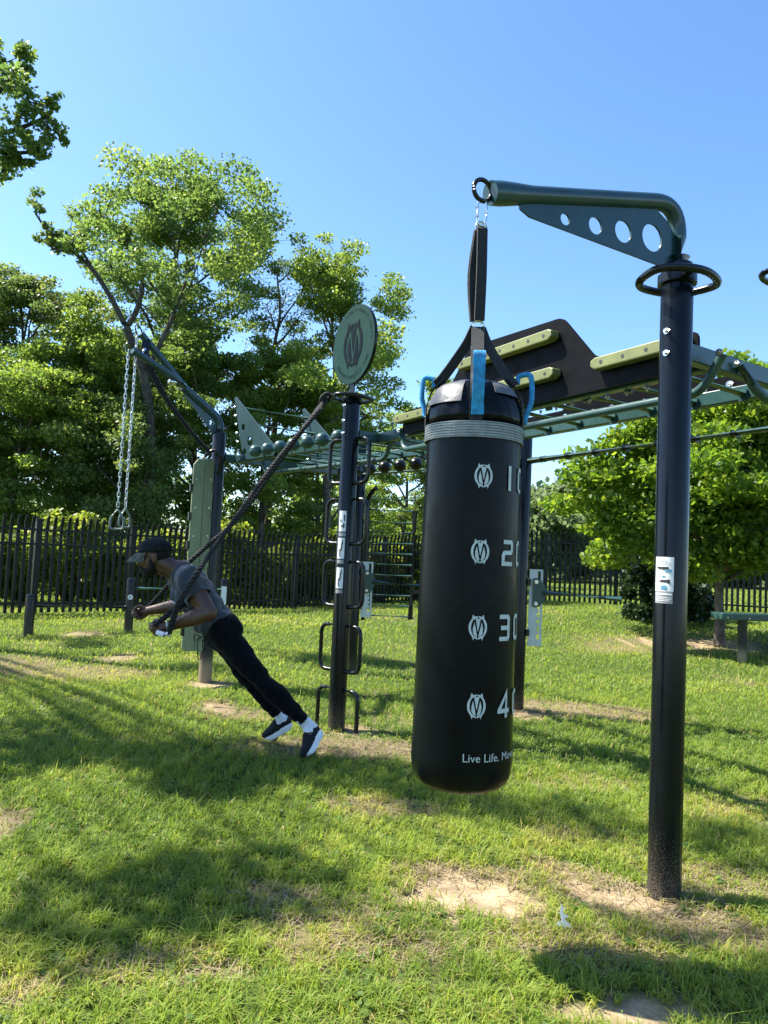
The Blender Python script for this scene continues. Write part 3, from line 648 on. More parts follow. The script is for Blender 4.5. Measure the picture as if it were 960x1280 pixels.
# ------------------------------------------------------------------ palisade fences
def fence(label, pts, bay_posts, group=None):
    """pts: list of (x, y, ground z, height); one thing per straight run"""
    A, B = pts[0], pts[-1]
    root = empty('palisade_fence', (A[0], A[1], A[2]), label, 'fence', 'black palisade fences round the lawn')
    Ln = math.hypot(B[0]-A[0], B[1]-A[1]); d = Vector((B[0]-A[0], B[1]-A[1], 0)).normalized(); nrm = Vector((-d.y, d.x, 0))
    if nrm.y > 0: nrm = -nrm
    def P(s):
        f = s/Ln*(len(pts)-1); i = min(int(f), len(pts)-2); t = f-i; a, b = pts[i], pts[i+1]
        return Vector((a[0]+(b[0]-a[0])*t, a[1]+(b[1]-a[1])*t, a[2]+(b[2]-a[2])*t)), a[3]+(b[3]-a[3])*t
    posts = bay_posts
    for i in range(len(posts)-1):
        s0, s1 = posts[i], posts[i+1]; mb = MB(); n = max(2, round((s1-s0)/.128))
        for k in range(1, n):
            s = s0+(s1-s0)*k/n; p, h = P(s); x, y = d, nrm; w_ = .062; dep = .014
            prof = [(.03, 0), (h*.80, 0), (h*.90, .025), (h*.965, .055)]     # the pale bends outward near its tip
            vs = []; fs = []
            for (z, o_) in prof:
                c = p+Vector((0, 0, z))+nrm*o_
                vs += [c-x*w_/2+y*dep, c+y*dep*2.1, c+x*w_/2+y*dep, c+x*w_/2-y*.0, c-x*w_/2-y*.0]
            tip = p+Vector((0, 0, h))+nrm*.075; vs.append(tip+y*dep)
            for q in range(3):
                for e in range(5): a_ = q*5+e; b_ = q*5+(e+1) % 5; fs.append((a_, b_, b_+5, a_+5))
            for e in range(5): fs.append((15+e, 15+(e+1) % 5, 20))
            mb.add(vs, fs)
        mb.build('pales', M['fence'], root, smooth=False)
        for hz in (.11, .70, .845):
            a, ha = P(s0); b, hb = P(s1)
            MB().bar(a+Vector((0, 0, ha*hz))+nrm*.042, b+Vector((0, 0, hb*hz))+nrm*.042, .03, .042).build('rail', M['fence'], root, smooth=False)
    for s in posts:
        p, h = P(s); q = MB(); q.box(p+Vector((0, 0, h*.47-.1))-nrm*.05, (.11, .10, h*.94+.2), (d, nrm, Vector((0, 0, 1)))); q.box(p+Vector((0, 0, h*.945))-nrm*.05, (.135, .125, .035), (d, nrm, Vector((0, 0, 1))))
        q.build('post', M['fence'], root, bevel=.006)
def fpt(px, ybase, ytop, D):
    a = at(px, ybase, D); b = at(px, ytop, D); return (a.x, D, a.z, b.z-a.z)
fa = [fpt(-160, 773, 632, 12.2), fpt(0, 768, 645, 14.2), fpt(290, 767, 667, 17.2), fpt(410, 758, 668, 19.0), fpt(540, 753, 670, 21.0)]
# straighten in plan
A0, B0 = fa[0], fa[-1]
def straight(pts):
    a, b = pts[0], pts[-1]; out = []
    for p in pts:
        d = Vector((b[0]-a[0], b[1]-a[1])); t = (Vector((p[0]-a[0], p[1]-a[1])).dot(d))/d.length_squared; out.append((a[0]+d.x*t, a[1]+d.y*t, gzf(a[0]+d.x*t, a[1]+d.y*t), p[3]))
    return out
def resample(pts, n=9):
    a, b = pts[0], pts[-1]; d = Vector((b[0]-a[0], b[1]-a[1])); ts = [Vector((p[0]-a[0], p[1]-a[1])).dot(d)/d.length_squared for p in pts]; out = []
    for i in range(n):
        t = i/(n-1); x, y = a[0]+d.x*t, a[1]+d.y*t; out.append((x, y, gzf(x, y), float(np.interp(t, ts, [p[3] for p in pts]))))
    return out
fa = resample(straight(fa)); La = math.hypot(fa[-1][0]-fa[0][0], fa[-1][1]-fa[0][1])
def s_of(pts, px):      # distance along a run at which it crosses a photo column
    best = min(((abs(((fw.dot(Vector(q)-CAM)) and (480+FPX*(Vector(q)-CAM).dot(cr)/(Vector(q)-CAM).dot(fw)))-px), s) for s, q in [(i/400, (pts[0][0]+(pts[-1][0]-pts[0][0])*i/400, pts[0][1]+(pts[-1][1]-pts[0][1])*i/400, 1.)) for i in range(401)]))
    return best[1]*math.hypot(pts[-1][0]-pts[0][0], pts[-1][1]-pts[0][1])
fence('black palisade fence behind the exercising man, running from the left edge to behind the bag', fa, [0.0]+[s_of(fa, p) for p in (46, 166, 276, 372, 482)]+[La])
c_ = fa[-1]
fb = [(c_[0], c_[1], 0, 1.95), fpt(690, 759, 662, 18.2), fpt(945, 762, 684, 18.0)]
fb = resample(straight([fb[0], fb[1], (lambda q: (q[0]+2.2, q[1]-.1, q[2], q[3]))(fpt(1010, 765, 680, 17.6))])); Lb = math.hypot(fb[-1][0]-fb[0][0], fb[-1][1]-fb[0][1])
fence('black palisade fence at right, seen past the bag and under the maple', fb, [s_of(fb, 575)*0+.14]+[s_of(fb, p) for p in (600, 682, 770, 860)]+[Lb])
# ------------------------------------------------------------------ the training rig
P1 = G(830, 1118); T = G(420, 912); P4 = G(645, 888); P3 = G(256, 852)
W = (P4-T); WL = W.length; Wd = W.normalized(); U = (P1-T).normalized(); U2 = (P3-T).normalized(); P6 = P1+W; P5 = at(445.5, 690, 8.62); P5 = Vector((P5.x, P5.y, 0))
L1 = (P1-T).length; L2 = (P3-T).length; Z = Vector((0, 0, 1)); PR = .068
rig = empty('training_rig', (T.x, T.y, 0), 'black and green outdoor training rig of posts, monkey bars and ledge boards', 'training rig')
def up(p, z): return Vector((p.x, p.y, z))
def b1(s, k, z): return up(T+U*s+Wd*k, z)
def b2(s, k, z): return up(T+U2*s+Wd*k, z)
def post(p, h, m='post'):
    mb = MB(); mb.lathe(up(p, -.25), [(PR, 0), (PR, h+.25-.03), (PR*.93, h+.25-.012), (PR*.6, h+.25), (.002, h+.252)], 36)
    return mb.build('post', M[m], rig, sharp=60)
posts = {}
for nm, p, h, m in (('a', P1, 2.70, 'post'), ('t', T, 2.64, 'post'), ('b', P4, 2.72, 'post'), ('c', P5, 2.70, 'post'), ('d', P6, 2.70, 'post'), ('e', P3, 2.58, 'sandpost')):
    posts[nm] = post(p, h, m)
def bolt(p, n, parent=None, r=.017):
    n = Vector(n).normalized(); mb = MB(); mb.cyl(p, Vector(p)+n*.006, r, seg=16); mb.tube([Vector(p)+n*.005, Vector(p)+n*.018], [r*.62, r*.55], 6)
    return mb.build('bolt', M['bolt'], parent or rig)
# beams
def beam(a, b, name='beam', m='green', w_=.06, h_=.08):
    return MB().bar(a, b, w_, h_).build(name, M[m], rig, bevel=.006)
BZ = 2.31
for A, B in ((P1, P6), (T, P4), (P3, P5)): beam(up(A, BZ)+(B-A).normalized()*PR, up(B, BZ)-(B-A).normalized()*PR)
OFN, OFI = .27, .92
beam(b1(.03, OFN, BZ-.003), b1(L1-.03, OFN, BZ-.003), 'rail'); beam(b1(.03, OFI, BZ-.003), b1(L1-.03, OFI, BZ-.003), 'rail')
beam(b2(.03, .20, BZ-.003), b2(L2-.03, .20, BZ-.003), 'rail'); beam(b2(.03, OFI, BZ-.003), b2(L2-.03, OFI, BZ-.003), 'rail')
# rungs of the two ladders
for i in range(10):
    s = .18+i*.297
    mb = MB(); mb.tube([b1(s, OFN+.03, 2.295), b1(s, OFI-.03, 2.295)], .020, 12); mb.box(b1(s, OFI-.038, 2.285), (.045, .016, .06), (U, Wd, Z)); mb.box(b1(s, OFN+.038, 2.285), (.045, .016, .06), (U, Wd, Z))
    mb.build('rung', M['green'], rig)
for i in range(7):
    s = .22+i*.285
    mb = MB(); mb.tube([b2(s, .23, 2.295), b2(s, OFI-.03, 2.295)], .0165, 12); mb.box(b2(s, OFI-.038, 2.285), (.045, .016, .06), (U2, Wd, Z)); mb.build('rung', M['green'], rig)
# pull-up bars with bent ends, plain or with grip collars
def pull_bar(path, r=.021, collars=0, ends=True):
    P = fillet(path, .07, 5); o = MB().tube(P, r, 14).build('pull_up_bar', M['green'], rig)
    if collars:
        a, b = Vector(path[1] if len(path) > 2 else path[0]), Vector(path[-2] if len(path) > 2 else path[-1])
        for i in range(collars):
            f = (i+.6)/(collars+.2); c = a.lerp(b, f); d = (b-a).normalized(); MB().cyl(c-d*.022, c+d*.022, r*1.05, seg=14).build('grip_collar', M['black'], o)
    if ends:
        for q, q2 in ((path[0], path[1]), (path[-1], path[-2])): bolt(Vector(q)-Wd*.03, -Wd, o)
    return o
pull_bar([b1(.47, .205, 2.31), b1(.52, .19, 2.155), b1(L1+.0, .19, 2.150), b1(L1+.10, .205, 2.31)])
pull_bar([b2(.0, .36, 2.31)-U2*.05, b2(.02, .36, 2.155), b2(L2-.35, .36, 2.155), b2(L2-.28, .36, 2.30)], collars=9)
pull_bar([up(P4, 2.305)+U*PR, up(P6, 2.305)-U*PR], .030, 9, False)
pull_bar([up(P5, 2.30)-U2*PR, up(P4, 2.30)+U2*PR], .025, 0, False)
pull_bar([b1(L1+.045, .42, 2.31), b1(L1+.10, .52, 2.165), b1(L1+.10, 1.5, 2.165), b1(L1+.045, 1.6, 2.31)], .023)
# ledge boards
def ledge_board(org, X, nrm, outline, ledges, parent=rig):
    mb = MB().plate(outline, org, X, Z, .014); o = mb.build('ledge_board', M['plate'], parent, smooth=False)
    for (s0, s1, z0, z1) in ledges:
        bx = MB(); d = .062; c = org+X*((s0+s1)/2)+Z*((z0+z1)/2)+nrm*(.008+d/2); e = .03
        q = [(s0+e, z0), (s1-e, z0), (s1, z0+e*.6), (s1, z1-e*.4), (s1-e, z1), (s0+e, z1), (s0, z1-e*.4), (s0, z0+e*.6)]
        lb_ = MB().plate(q, org+nrm*(.0085+d/2), X, Z, d).build('ledge', M['olive'], o, bevel=.006, smooth=False)
        n = max(2, round((s1-s0)/.13))
        for k in range(n):
            p = org+X*(s0+(s1-s0)*(k+.5)/n)+Z*((z0+z1)/2)+nrm*(d+.0085); MB().cyl(p, p+nrm*.002, .010, seg=12).build('socket', M['ink'], lb_)
    return o
A_, B_ = T+Wd*.2, P1+Wd*.2
oz = lambda x, y: on_plane(x, y, A_, B_)
sa0 = oz(505, 520)[0]; tz = 2.45; pz = 2.735
s_ap = oz(704, 403)[0]; s_dn = oz(746, 450)[0]; s_up0, s_up1 = 1.02, 1.30
def rnd(pts, r=.045):
    return [(p.x, p.y) for p in fillet([Vector((a, b, 0)) for a, b in pts], r, 4, True)]
out1 = rnd([(sa0, 2.275), (L1-.02, 2.275), (L1-.02, 2.445), (s_dn, tz), (s_ap, pz), (s_up1, 2.76), (s_up0, tz), (sa0, tz)])
lz = lambda x, y: oz(x, y)
l_hi1 = lz(700, 425)[0]; l_lo1 = lz(702, 470)[0]; l_r0 = lz(749, 462)[0]
hb = ledge_board(up(A_, 0), U, -Wd, out1, [(sa0-.05, 1.0, 2.355, 2.415), (1.24, l_hi1, 2.605, 2.668), (1.12, l_lo1, 2.385, 2.448), (l_r0, L1-.05, 2.365, 2.428)])
A2, B2 = T+Wd*.95, P1+Wd*.95
o2 = lambda x, y: on_plane(x, y, A2, B2)[0]
sL0, sL1, sR1, sR0 = o2(703, 517), o2(716, 492), o2(872, 470), o2(890, 486)
out2 = rnd([(.7, 2.275), (3.0, 2.275), (3.0, 2.43), (sR0, 2.43), (sR1, 2.565), (sL1, 2.565), (sL0, 2.43), (.7, 2.43)], .02)
lb2 = ledge_board(up(T, 0)+Wd*.96, U, Wd, out2, [(sL1, sR1, 2.455, 2.515)])
for i in range(9):
    bolt(b1(1.05+i*.21+(.05 if i % 2 else 0), .953, 2.375 if i % 2 else 2.38)-Wd*.002, -Wd, lb2, .02)
for i in range(8): bolt(b1(1.9+i*.13, .30, 2.262), -Z, hb, .012)
# ball grips along the second ladder
for i in range(7):
    p = b2(.26+i*.233, .06, 2.325); o = MB().tube([p, b2(.26+i*.233, .24, 2.322)], .019, 10).build('grip_stub', M['green'], rig); MB().ell(p, .060, nu=24, nv=16).build('grip_ball', M['green'], o)
for i in range(7):
    p = b2(.26+i*.233, OFI+.14, 2.225); o = MB().tube([p, b2(.26+i*.233, OFI, 2.255)], .019, 10).build('grip_stub', M['green'], rig); MB().ell(p, .060, nu=24, nv=16).build('grip_ball', M['black'], o)
# triangular end plates of the second ladder with the rungs between them
def tri(k, pts, holes):
    o = MB().plate(pts, up(T, 0)+Wd*k, U2, Z, .016, holes).build('end_plate', M['endplate'], rig, smooth=False, bevel=.003)
    for j in range(7): bolt(b2(L2-.02-j*.028, k, 2.86-j*.095)-Wd*.012, -Wd, o, .014)
    return o
e0 = 1.42
tr_pts = [(L2+.02, 2.93), (e0, 2.345), (e0+.02, 2.27), (L2-.28, 2.27)]
tri(.155, [(L2+.02, 2.96), (L2-.02, 2.97), (e0, 2.345), (e0+.03, 2.275), (L2-.26, 2.275)], [(L2-.22, 2.62, .035), (L2-.38, 2.46, .05), (L2-.28, 2.36, .035)])
tri(.965, [(L2+.02, 2.96), (L2-.02, 2.97), (e0, 2.345), (e0+.03, 2.275), (L2-.26, 2.275)], [(L2-.22, 2.62, .035), (L2-.38, 2.46, .05)])
for s, z in ((L2-.10, 2.845), (L2-.24, 2.66), (L2-.33, 2.40)): MB().tube([b2(s, .16, z), b2(s, .96, z)], .0165, 12).build('rung', M['green'], rig)
# ring-shaped loop handles round the post tops
def loop_handle(p, z, X, Y, sx, sy, tilt=0.):
    pts = []
    for (a, b) in ((-1, -.2), (-.82, .62), (-.2, 1), (.55, .92), (1.12, .25), (.75, -.55), (.35, -.92), (-.35, -.95), (-.85, -.75)):
        pts.append(up(p, z)+X*a*sx+Y*b*sy+Z*tilt*a)
    mb = MB(); mb.tube(smooth_path(pts, 5, True), .0175, 12, closed=True)
    mb.lathe(up(p, z-.02), [(PR+.002, 0), (PR+.014, .004), (PR+.014, .045), (PR+.002, .05)], 32)
    mb.bar(up(p, z)+Y*(PR-.005), up(p, z)+Y*sy, .03, .02); mb.bar(up(p, z)-Y*(PR-.005), up(p, z)-Y*sy*.95, .03, .02)
    return mb.build('loop_handle', M['black'], rig)
XC = Vector((1, 0, 0)); YC = Vector((0, -1, 0))
loop_handle(P1, 2.615, (XC*.97+Vector((0, .25, 0))).normalized(), YC, .165, .15)
loop_handle(T, 2.60, (XC*.95+Vector((0, .3, 0))).normalized(), YC, .15, .15)
lq = at(967, 336, 3.95); lv = Vector((P6.x-lq.x, P6.y-lq.y, 0)); lx_ = lv.normalized(); loop_handle(P6, lq.z, lx_, Vector((lx_.y, -lx_.x, 0)), lv.length, .2)
MB().cyl(up(P6, 2.6), up(P6, lq.z+.06), PR*.98).build('post_extension', M['black'], rig)
# five pairs of D handles up the post with the sign
for yc in (575, 651, 729, 808, 886):
    z = CAM_H+(693.5-yc)/FPX*T.y*1.0
    for sgn in (-1, 1):
        d = Vector((.78, -.63, 0))*sgn; hh = .175; o_ = .205
        path = fillet([up(T, z+hh)+d*(PR-.01), up(T, z+hh)+d*o_, up(T, z-hh)+d*o_, up(T, z-hh)+d*(PR-.01)], .075, 6)
        MB().tube(path, .0165, 12).build('side_handle', M['black'], rig)
# sign disc
SN = -Wd; SX = Vector((-SN.y, SN.x, 0)).normalized()
if SX.x < 0: SX = -SX
SC = up(T, 3.035)
def text_mesh(body, size, font=None, bold=0.):
    cu_ = bpy.data.curves.new('t', 'FONT'); cu_.body = body; cu_.size = size; cu_.align_x = 'CENTER'; cu_.offset = bold; cu_.resolution_u = 3
    o = bpy.data.objects.new('t', cu_); COL.objects.link(o); dg = bpy.context.evaluated_depsgraph_get(); dg.update()
    me = bpy.data.meshes.new_from_object(o.evaluated_get(dg)); vs = [tuple(v.co) for v in me.vertices]; fs = [tuple(p.vertices) for p in me.polygons]
    wdt = (max(v[0] for v in vs)-min(v[0] for v in vs)) if vs else 0
    bpy.data.objects.remove(o); bpy.data.meshes.remove(me); return vs, fs, wdt
mb = MB(); n = 72
face = [(.32*math.cos(2*math.pi*k/n), .32*math.sin(2*math.pi*k/n)) for k in range(n)]
sign = MB().plate(face, SC, SX, Z, .022).build('sign', M['black'], rig, smooth=False); sign['label'] = 'round green sign with a dark emblem on the post'
MB().plate([(x*.985, y*.985) for x, y in face], SC+SN*.013, SX, Z, .004).build('sign_face', M['sign'], sign, smooth=False)
MB().bar(up(T, 2.60), up(T, 2.76), .05, .012, Wd).build('sign_bracket', M['black'], sign)
def emblem_polys():       # two hooked arcs round a shield cut by the strokes of an M
    P = []
    def add(sg, q):
        q = [(x*sg, y) for x, y in q]
        ar = sum(q[i][0]*q[(i+1) % len(q)][1]-q[(i+1) % len(q)][0]*q[i][1] for i in range(len(q)))
        P.append(q if ar > 0 else q[::-1])
    for sg in (-1, 1):
        o_ = [(.22, .56), (.30, .72), (.36, .50)]; i_ = []
        for k in range(11):
            t = R(52-104*k/10); o_.append((.50*math.cos(t)+.03, .62*math.sin(t))); i_.append((.385*math.cos(t)+.01, .56*math.sin(t)))
        o_ += [(.30, -.58), (.24, -.73), (.22, -.58), (.02, -.66), (.02, -.56)]
        add(sg, o_[1:]+i_[::-1]+[(.02, .56), (.02, .64), (.20, .60)])
        add(sg, [(.205, .30), (.03, -.50), (.16, -.47), (.27, -.32), (.29, -.05)])
    add(1, [(-.15, .50), (0, -.24), (.15, .50)])
    return P
def tri_polys(polys):
    vs = []; fs = []
    for p in polys:
        bm = bmesh.new(); v = [bm.verts.new((x, y, 0)) for x, y in p]; e = [bm.edges.new((v[i], v[(i+1) % len(v)])) for i in range(len(v))]
        bmesh.ops.triangle_fill(bm, use_beauty=True, edges=e); bm.verts.index_update(); o_ = len(vs)
        vs += [tuple(q.co) for q in bm.verts]
        for f in bm.faces:
            ix = [q.index+o_ for q in f.verts]; fs.append(tuple(ix if f.normal.z > 0 else ix[::-1]))
        bm.free()
    return vs, fs
EV, EF = tri_polys(emblem_polys())
mb = MB(); mb.add([SC+SN*.0185+SX*x*.27+Z*y*.27 for x, y, z in EV], EF); mb.build('emblem', M['signink'], sign, smooth=False)
lm = MB()
def rim_text(txt, r, mid, span, size, inward):
    for i, ch in enumerate(txt):
        if ch == ' ': continue
        a = mid+(i/(len(txt)-1)-.5)*span*(1 if inward else -1); vs, fs, wdt = text_mesh(ch, size)
        ca, sa_ = math.cos(a), math.sin(a); rad = Vector((ca, sa_)); tan = Vector((-sa_, ca)) if inward else Vector((sa_, -ca)); upv = -rad if inward else rad
        lm.add([SC+SN*.0182+SX*(ca*r+tan.x*v[0]+upv.x*v[1])+Z*(sa_*r+tan.y*v[0]+upv.y*v[1]) for v in vs], fs)
for args in (('movestrongfit.com', .272, R(272), R(112), .052, True), ('FUNCTIONAL', .262, R(83), R(64), .040, False), ('FITNESS', .262, R(22), R(42), .040, False)):
    lm = MB(); rim_text(*args); lm.build('lettering', M['signink'], sign, smooth=False)
# labels stuck on the posts
def post_label(p, rad, ang, wd, z0, z1, m, parent, name='label', lift=.0015):
    mb = MB(); n = 8; vs = []; da = wd/rad
    for z in (z0, z1):
        for k in range(n+1):
            a = ang-da/2+da*k/n; vs.append(up(p, z)+Vector((math.sin(a), -math.cos(a), 0))*(rad+lift))
    mb.add(vs, [(k, k+1, n+2+k, n+1+k) for k in range(n)]); return mb.build(name, M[m], parent)
def view_ang(p): return math.atan2(-p.x, p.y)*-1
def ang_at(p, frac):     # angle round the post seen at a fraction (-1..1) of its visible half width
    return math.asin(max(-.98, min(.98, frac)))+math.atan2(-p.x, p.y)
pa = posts['a']
za = lambda y: CAM_H+(713.3-y)/FPX*(P1.y-PR)
an = ang_at(P1, -.42); wl = .082
lab = post_label(P1, PR, an, wl, za(740), za(697), 'white', pa); lab['label'] = 'white instruction label with small figures'
post_label(P1, PR, an-.02, wl*.96, za(755), za(740.5), 'inkgrey', pa)
def marks(p, an, rows, parent, lift=.0028):
    for (da, dw, y0, y1, m) in rows: post_label(p, PR, an+da, dw, za(y1), za(y0), m, parent, 'printed_mark', lift)
marks(P1, an, [(-.12, .045, 701.5, 702.3, 'inkgrey'), (.02, .05, 704, 704.6, 'inkgrey'), (.15, .045, 705.8, 706.4, 'inkgrey'), (-.08, .052, 709.2, 711.2, 'ink'), (-.25, .012, 711.2, 712.6, 'ink'), (.10, .03, 711.0, 713, 'ink'), (.28, .03, 712.5, 715.5, 'inkblue'), (-.15, .02, 715, 715.6, 'inkgrey'),
               (.0, .014, 720.3, 722.2, 'inkblue'), (-.25, .008, 720.6, 722, 'inkgrey'), (.02, .032, 725.5, 728.5, 'ink'), (.32, .010, 725, 730, 'ink'), (-.30, .016, 727, 728.5, 'inkgrey'), (.02, .024, 732.5, 737.8, 'inkblue'), (-.02, .07, 742.5, 744.5, 'white'), (-.02, .07, 747, 747.6, 'white'), (-.02, .07, 749.2, 749.8, 'white'), (-.06, .06, 751.2, 751.8, 'white')], lab)
zt = lambda y: CAM_H+(693.8-y)/FPX*(T.y-PR)
for (y0, y1, fr) in ((638, 664, -.42), (672, 698, -.46), (709, 735, -.46)):
    a_ = ang_at(T, fr); l_ = post_label(T, PR, a_, .060, zt(y1), zt(y0), 'white', posts['t'])
    post_label(T, PR, a_, .058, zt(y1+6), zt(y1+1.5), 'inkgrey', posts['t'])
    for (da, dw, f0, f1) in ((-.2, .012, .42, .52), (.18, .014, .62, .82), (.25, .01, .2, .5), (-.05, .012, .7, .78)) if y0 < 640 else ((-.1, .008, .55, .9), (.12, .010, .25, .5), (.05, .012, .5, .62), (.2, .008, .1, .3)):
        post_label(T, PR, a_+da, dw, zt(y0+(y1-y0)*f1), zt(y0+(y1-y0)*f0), 'ink', l_, 'printed_mark', .003)
for yy, fr in ((412, -.40), (440, -.42)):
    z = CAM_H+(711.5-yy)/FPX*P1.y; a_ = ang_at(P1, -.55); n_ = Vector((math.sin(a_), -math.cos(a_), 0)); bolt(up(P1, z)+n_*(PR-.001), n_, pa, .014)
for yy in (505, 524, 540):
    z = CAM_H+(693-yy)/FPX*T.y; a_ = ang_at(T, -.85); n_ = Vector((math.sin(a_), -math.cos(a_), 0)); bolt(up(T, z)+n_*(PR-.001), n_, posts['t'], .012)
# arm that carries the punching bag: sleeve, bend, long tube and a drilled gusset plate
BAGY = 2.66; tip = at(607, 241, BAGY); ah = Vector((tip.x-P1.x, tip.y-P1.y, 0)); al = ah.length; ad = ah.normalized()
ztop = at(800, 251, (P1.y+ .12*(tip.y-P1.y)/1.0)).z
zt0, zt1 = ztop-.012, tip.z
def arm_z(s): return zt0+(zt1-zt0)*(s-.12)/(al-.12)
arm_path = [up(P1, 2.55), up(P1, 2.70)]+[]
pathp = fillet([up(P1, 2.64), up(P1, arm_z(0)+.015), up(P1, 0)+ad*al*.98+Z*arm_z(al*.98)], .25, 10)
TR_ = .035
pathp = pathp[:-1]+[pathp[-2].lerp(pathp[-1], f) for f in (.55, .78, .88, .95, 1)]
rr = [TR_]*(len(pathp)-4)+[TR_*1.02, TR_*1.22, TR_*1.32, TR_*1.28]
arm = MB().tube(pathp, rr, 18).build('bag_arm', M['armgreen'], rig)
MB().cyl(up(P1, 2.62), up(P1, 2.72), .052).build('sleeve', M['armgreen'], arm)
tipc = up(P1, 0)+ad*al*.98+Z*arm_z(al*.98)
gp = [(.006, 2.655), (al*.80, arm_z(al*.8)-.085), (al*.845, arm_z(al*.845)-.055), (al*.85, arm_z(al*.85)-.03), (.25, arm_z(.25)), (.14, arm_z(.14)-.027), (.073, arm_z(.073)-.075), (.03, arm_z(.03)-.133), (.006, arm_z(.0)-.22)]
gp = [(x, z) for x, z in gp]
cent = lambda s: (arm_z(s)-.04+2.66+(arm_z(al*.8)-.085-2.66)*(s-.035)/(al*.8-.035))/2
hol = [(s, cent(s)-.002, r_) for s, r_ in ((al*.16, .060), (al*.325, .047), (al*.475, .036), (al*.63, .024))]
MB().plate(gp, up(P1, 0), ad, Z, .009, hol).build('gusset', M['armgreen'], arm, smooth=False)
ringc = tipc+ad*.035
an_ = Vector((0, 0, 1)); side = ad.cross(Z).normalized()
MB().tube([ringc+(ad*math.cos(2*math.pi*k/28)+Z*math.sin(2*math.pi*k/28))*.040 for k in range(28)], .0085, 10, closed=True).build('eye_ring', M['black'], arm)
# forked arm on the far left post with two hanging points
P3d = P3.y
q = lambda x, y, d: at(x, y, d)
a0, a1, a2 = up(P3, 2.55), up(P3, 2.68), None
fork = q(229, 484, P3.y-.28)
main = MB().tube(fillet([up(P3, 2.5), up(P3, 2.70), fork], .14, 7), .043, 16).build('fork_arm', M['armgreen'], rig)
t1, t2 = q(176, 417, P3.y-.62), q(166, 438, P3.y-.80)
fd = (fork-up(P3, 2.70)).normalized()
MB().tube(fillet([fork-fd*.04, fork+fd*.06+Vector((0, 0, .03)), t1], .06, 5), .036, 14).build('prong', M['armgreen'], main)
MB().tube(fillet([fork-fd*.02+Vector((.02, -.10, .0)), fork+fd*.05+Vector((0, -.16, .015)), t2], .05, 5), .036, 14).build('prong', M['armgreen'], main)
MB().ell(q(216, 478, P3.y-.45), (.05, .05, .038), nu=14, nv=10).build('end_cap', M['chrome'], main)
cbm = (t1.lerp(fork, .13), t2.lerp(fork, .22)); MB().tube([cbm[0], cbm[1]], .04, 12).build('crossbar', M['black'], main)
pl = fork-up(P3, 2.70); plh = Vector((pl.x, pl.y, 0)); pll = plh.length; pld = plh.normalized(); zf = fork.z
MB().plate([(.03, 2.50), (pll*1.06, zf-.03), (pll*.98, zf-.0), (.06, 2.74)], up(P3, 0), pld, Z, .009, [(.10, 2.66, .028), (pll*.42, 2.66+(zf-2.66)*.36, .024), (pll*.62, 2.66+(zf-2.66)*.57, .019), (pll*.82, 2.66+(zf-2.66)*.78, .014)]).build('gusset', M['armgreen'], main, smooth=False)
for tt in (t1, t2):
    d = (tt-fork).normalized(); c = tt+d*.03
    MB().tube([c+(d*math.cos(2*math.pi*k/22)+Vector((0, 0, 1))*math.sin(2*math.pi*k/22))*.05 for k in range(22)], .007, 8, closed=True).build('eye_ring', M['black'], main)
# pale board with a fold, dark notched edge strips and rivets on the same post
by = P3.y-.14
c_tl, c_tr, c_br, c_bl = at(243, 574, by-.12), at(271, 566, by+.02), at(253, 826, by+.02), at(225, 814, by-.12)
wv = ((c_tr-c_tl)+(c_br-c_bl))/2; bw = Vector((wv.x, wv.y, 0)); bl_ = bw.length*1.02; bd = bw.normalized(); bn = Vector((bd.y, -bd.x, 0))
borg = up((c_tl+c_bl)/2, 0); zb0, zb1 = c_bl.z, c_tl.z; hh = zb1-zb0
half = bl_*.52
def notch(side_x, inner, n=7):
    pts = []; s_ = 1 if side_x > inner else -1
    return pts
bo = MB()
left = [(0+(.012 if (k % 2) else 0), zb0+hh*k/14) for k in range(14)]
outl = [(0, zb0+.03), (.03, zb0), (half, zb0-.005), (half, zb1+.02), (.05, zb1+.005), (.01, zb1-.05)]
board = bo.plate(outl, borg, bd, Z, .02).build('climbing_board', M['board'], rig, smooth=False, bevel=.004); board['label'] = 'pale olive folded board with dark notches'
bd2 = (bd*.92+bn*-.39).normalized(); org2 = borg+bd*(half+.004)
MB().plate([(0, zb0-.005), (half-.03, zb0-.02), (half, zb0+.01), (half, zb1-.02), (half-.04, zb1+.035), (0, zb1+.02)], org2, bd2, Z, .02).build('board_wing', M['board'], board, smooth=False, bevel=.004)
for k in range(6):
    z = zb0+hh*(.10+.15*k)
    MB().box(borg+bd*.0+Z*z-bn*.0, (.03, .024, .08), (bd, bn, Z)).build('notch_strip', M['black'], board)
    MB().box(org2+bd2*half+Z*(z+.03), (.03, .024, .08), (bd2, bn, Z)).build('notch_strip', M['black'], board)
    bolt(borg+bd*.045+Z*(z+.09)+bn*.0105, bn, board, .008); bolt(org2+bd2*(half-.045)+Z*(z+.1)+bn*.0105, bn, board, .008)
MB().bar(up(P3, zb1-.3), borg+bd*half+Z*(zb1-.3)-bn*.02, .05, .06).build('board_bracket', M['black'], board); MB().bar(up(P3, zb0+.3), borg+bd*half+Z*(zb0+.3)-bn*.02, .05, .06).build('board_bracket', M['black'], board)
MB().tube(smooth_path([at(254, 572, by), at(266, 563, by), at(275, 568, by), at(275, 583, by+.05), at(270, 596, by+.1)], 4), .016, 10).build('board_handle', M['black'], board)
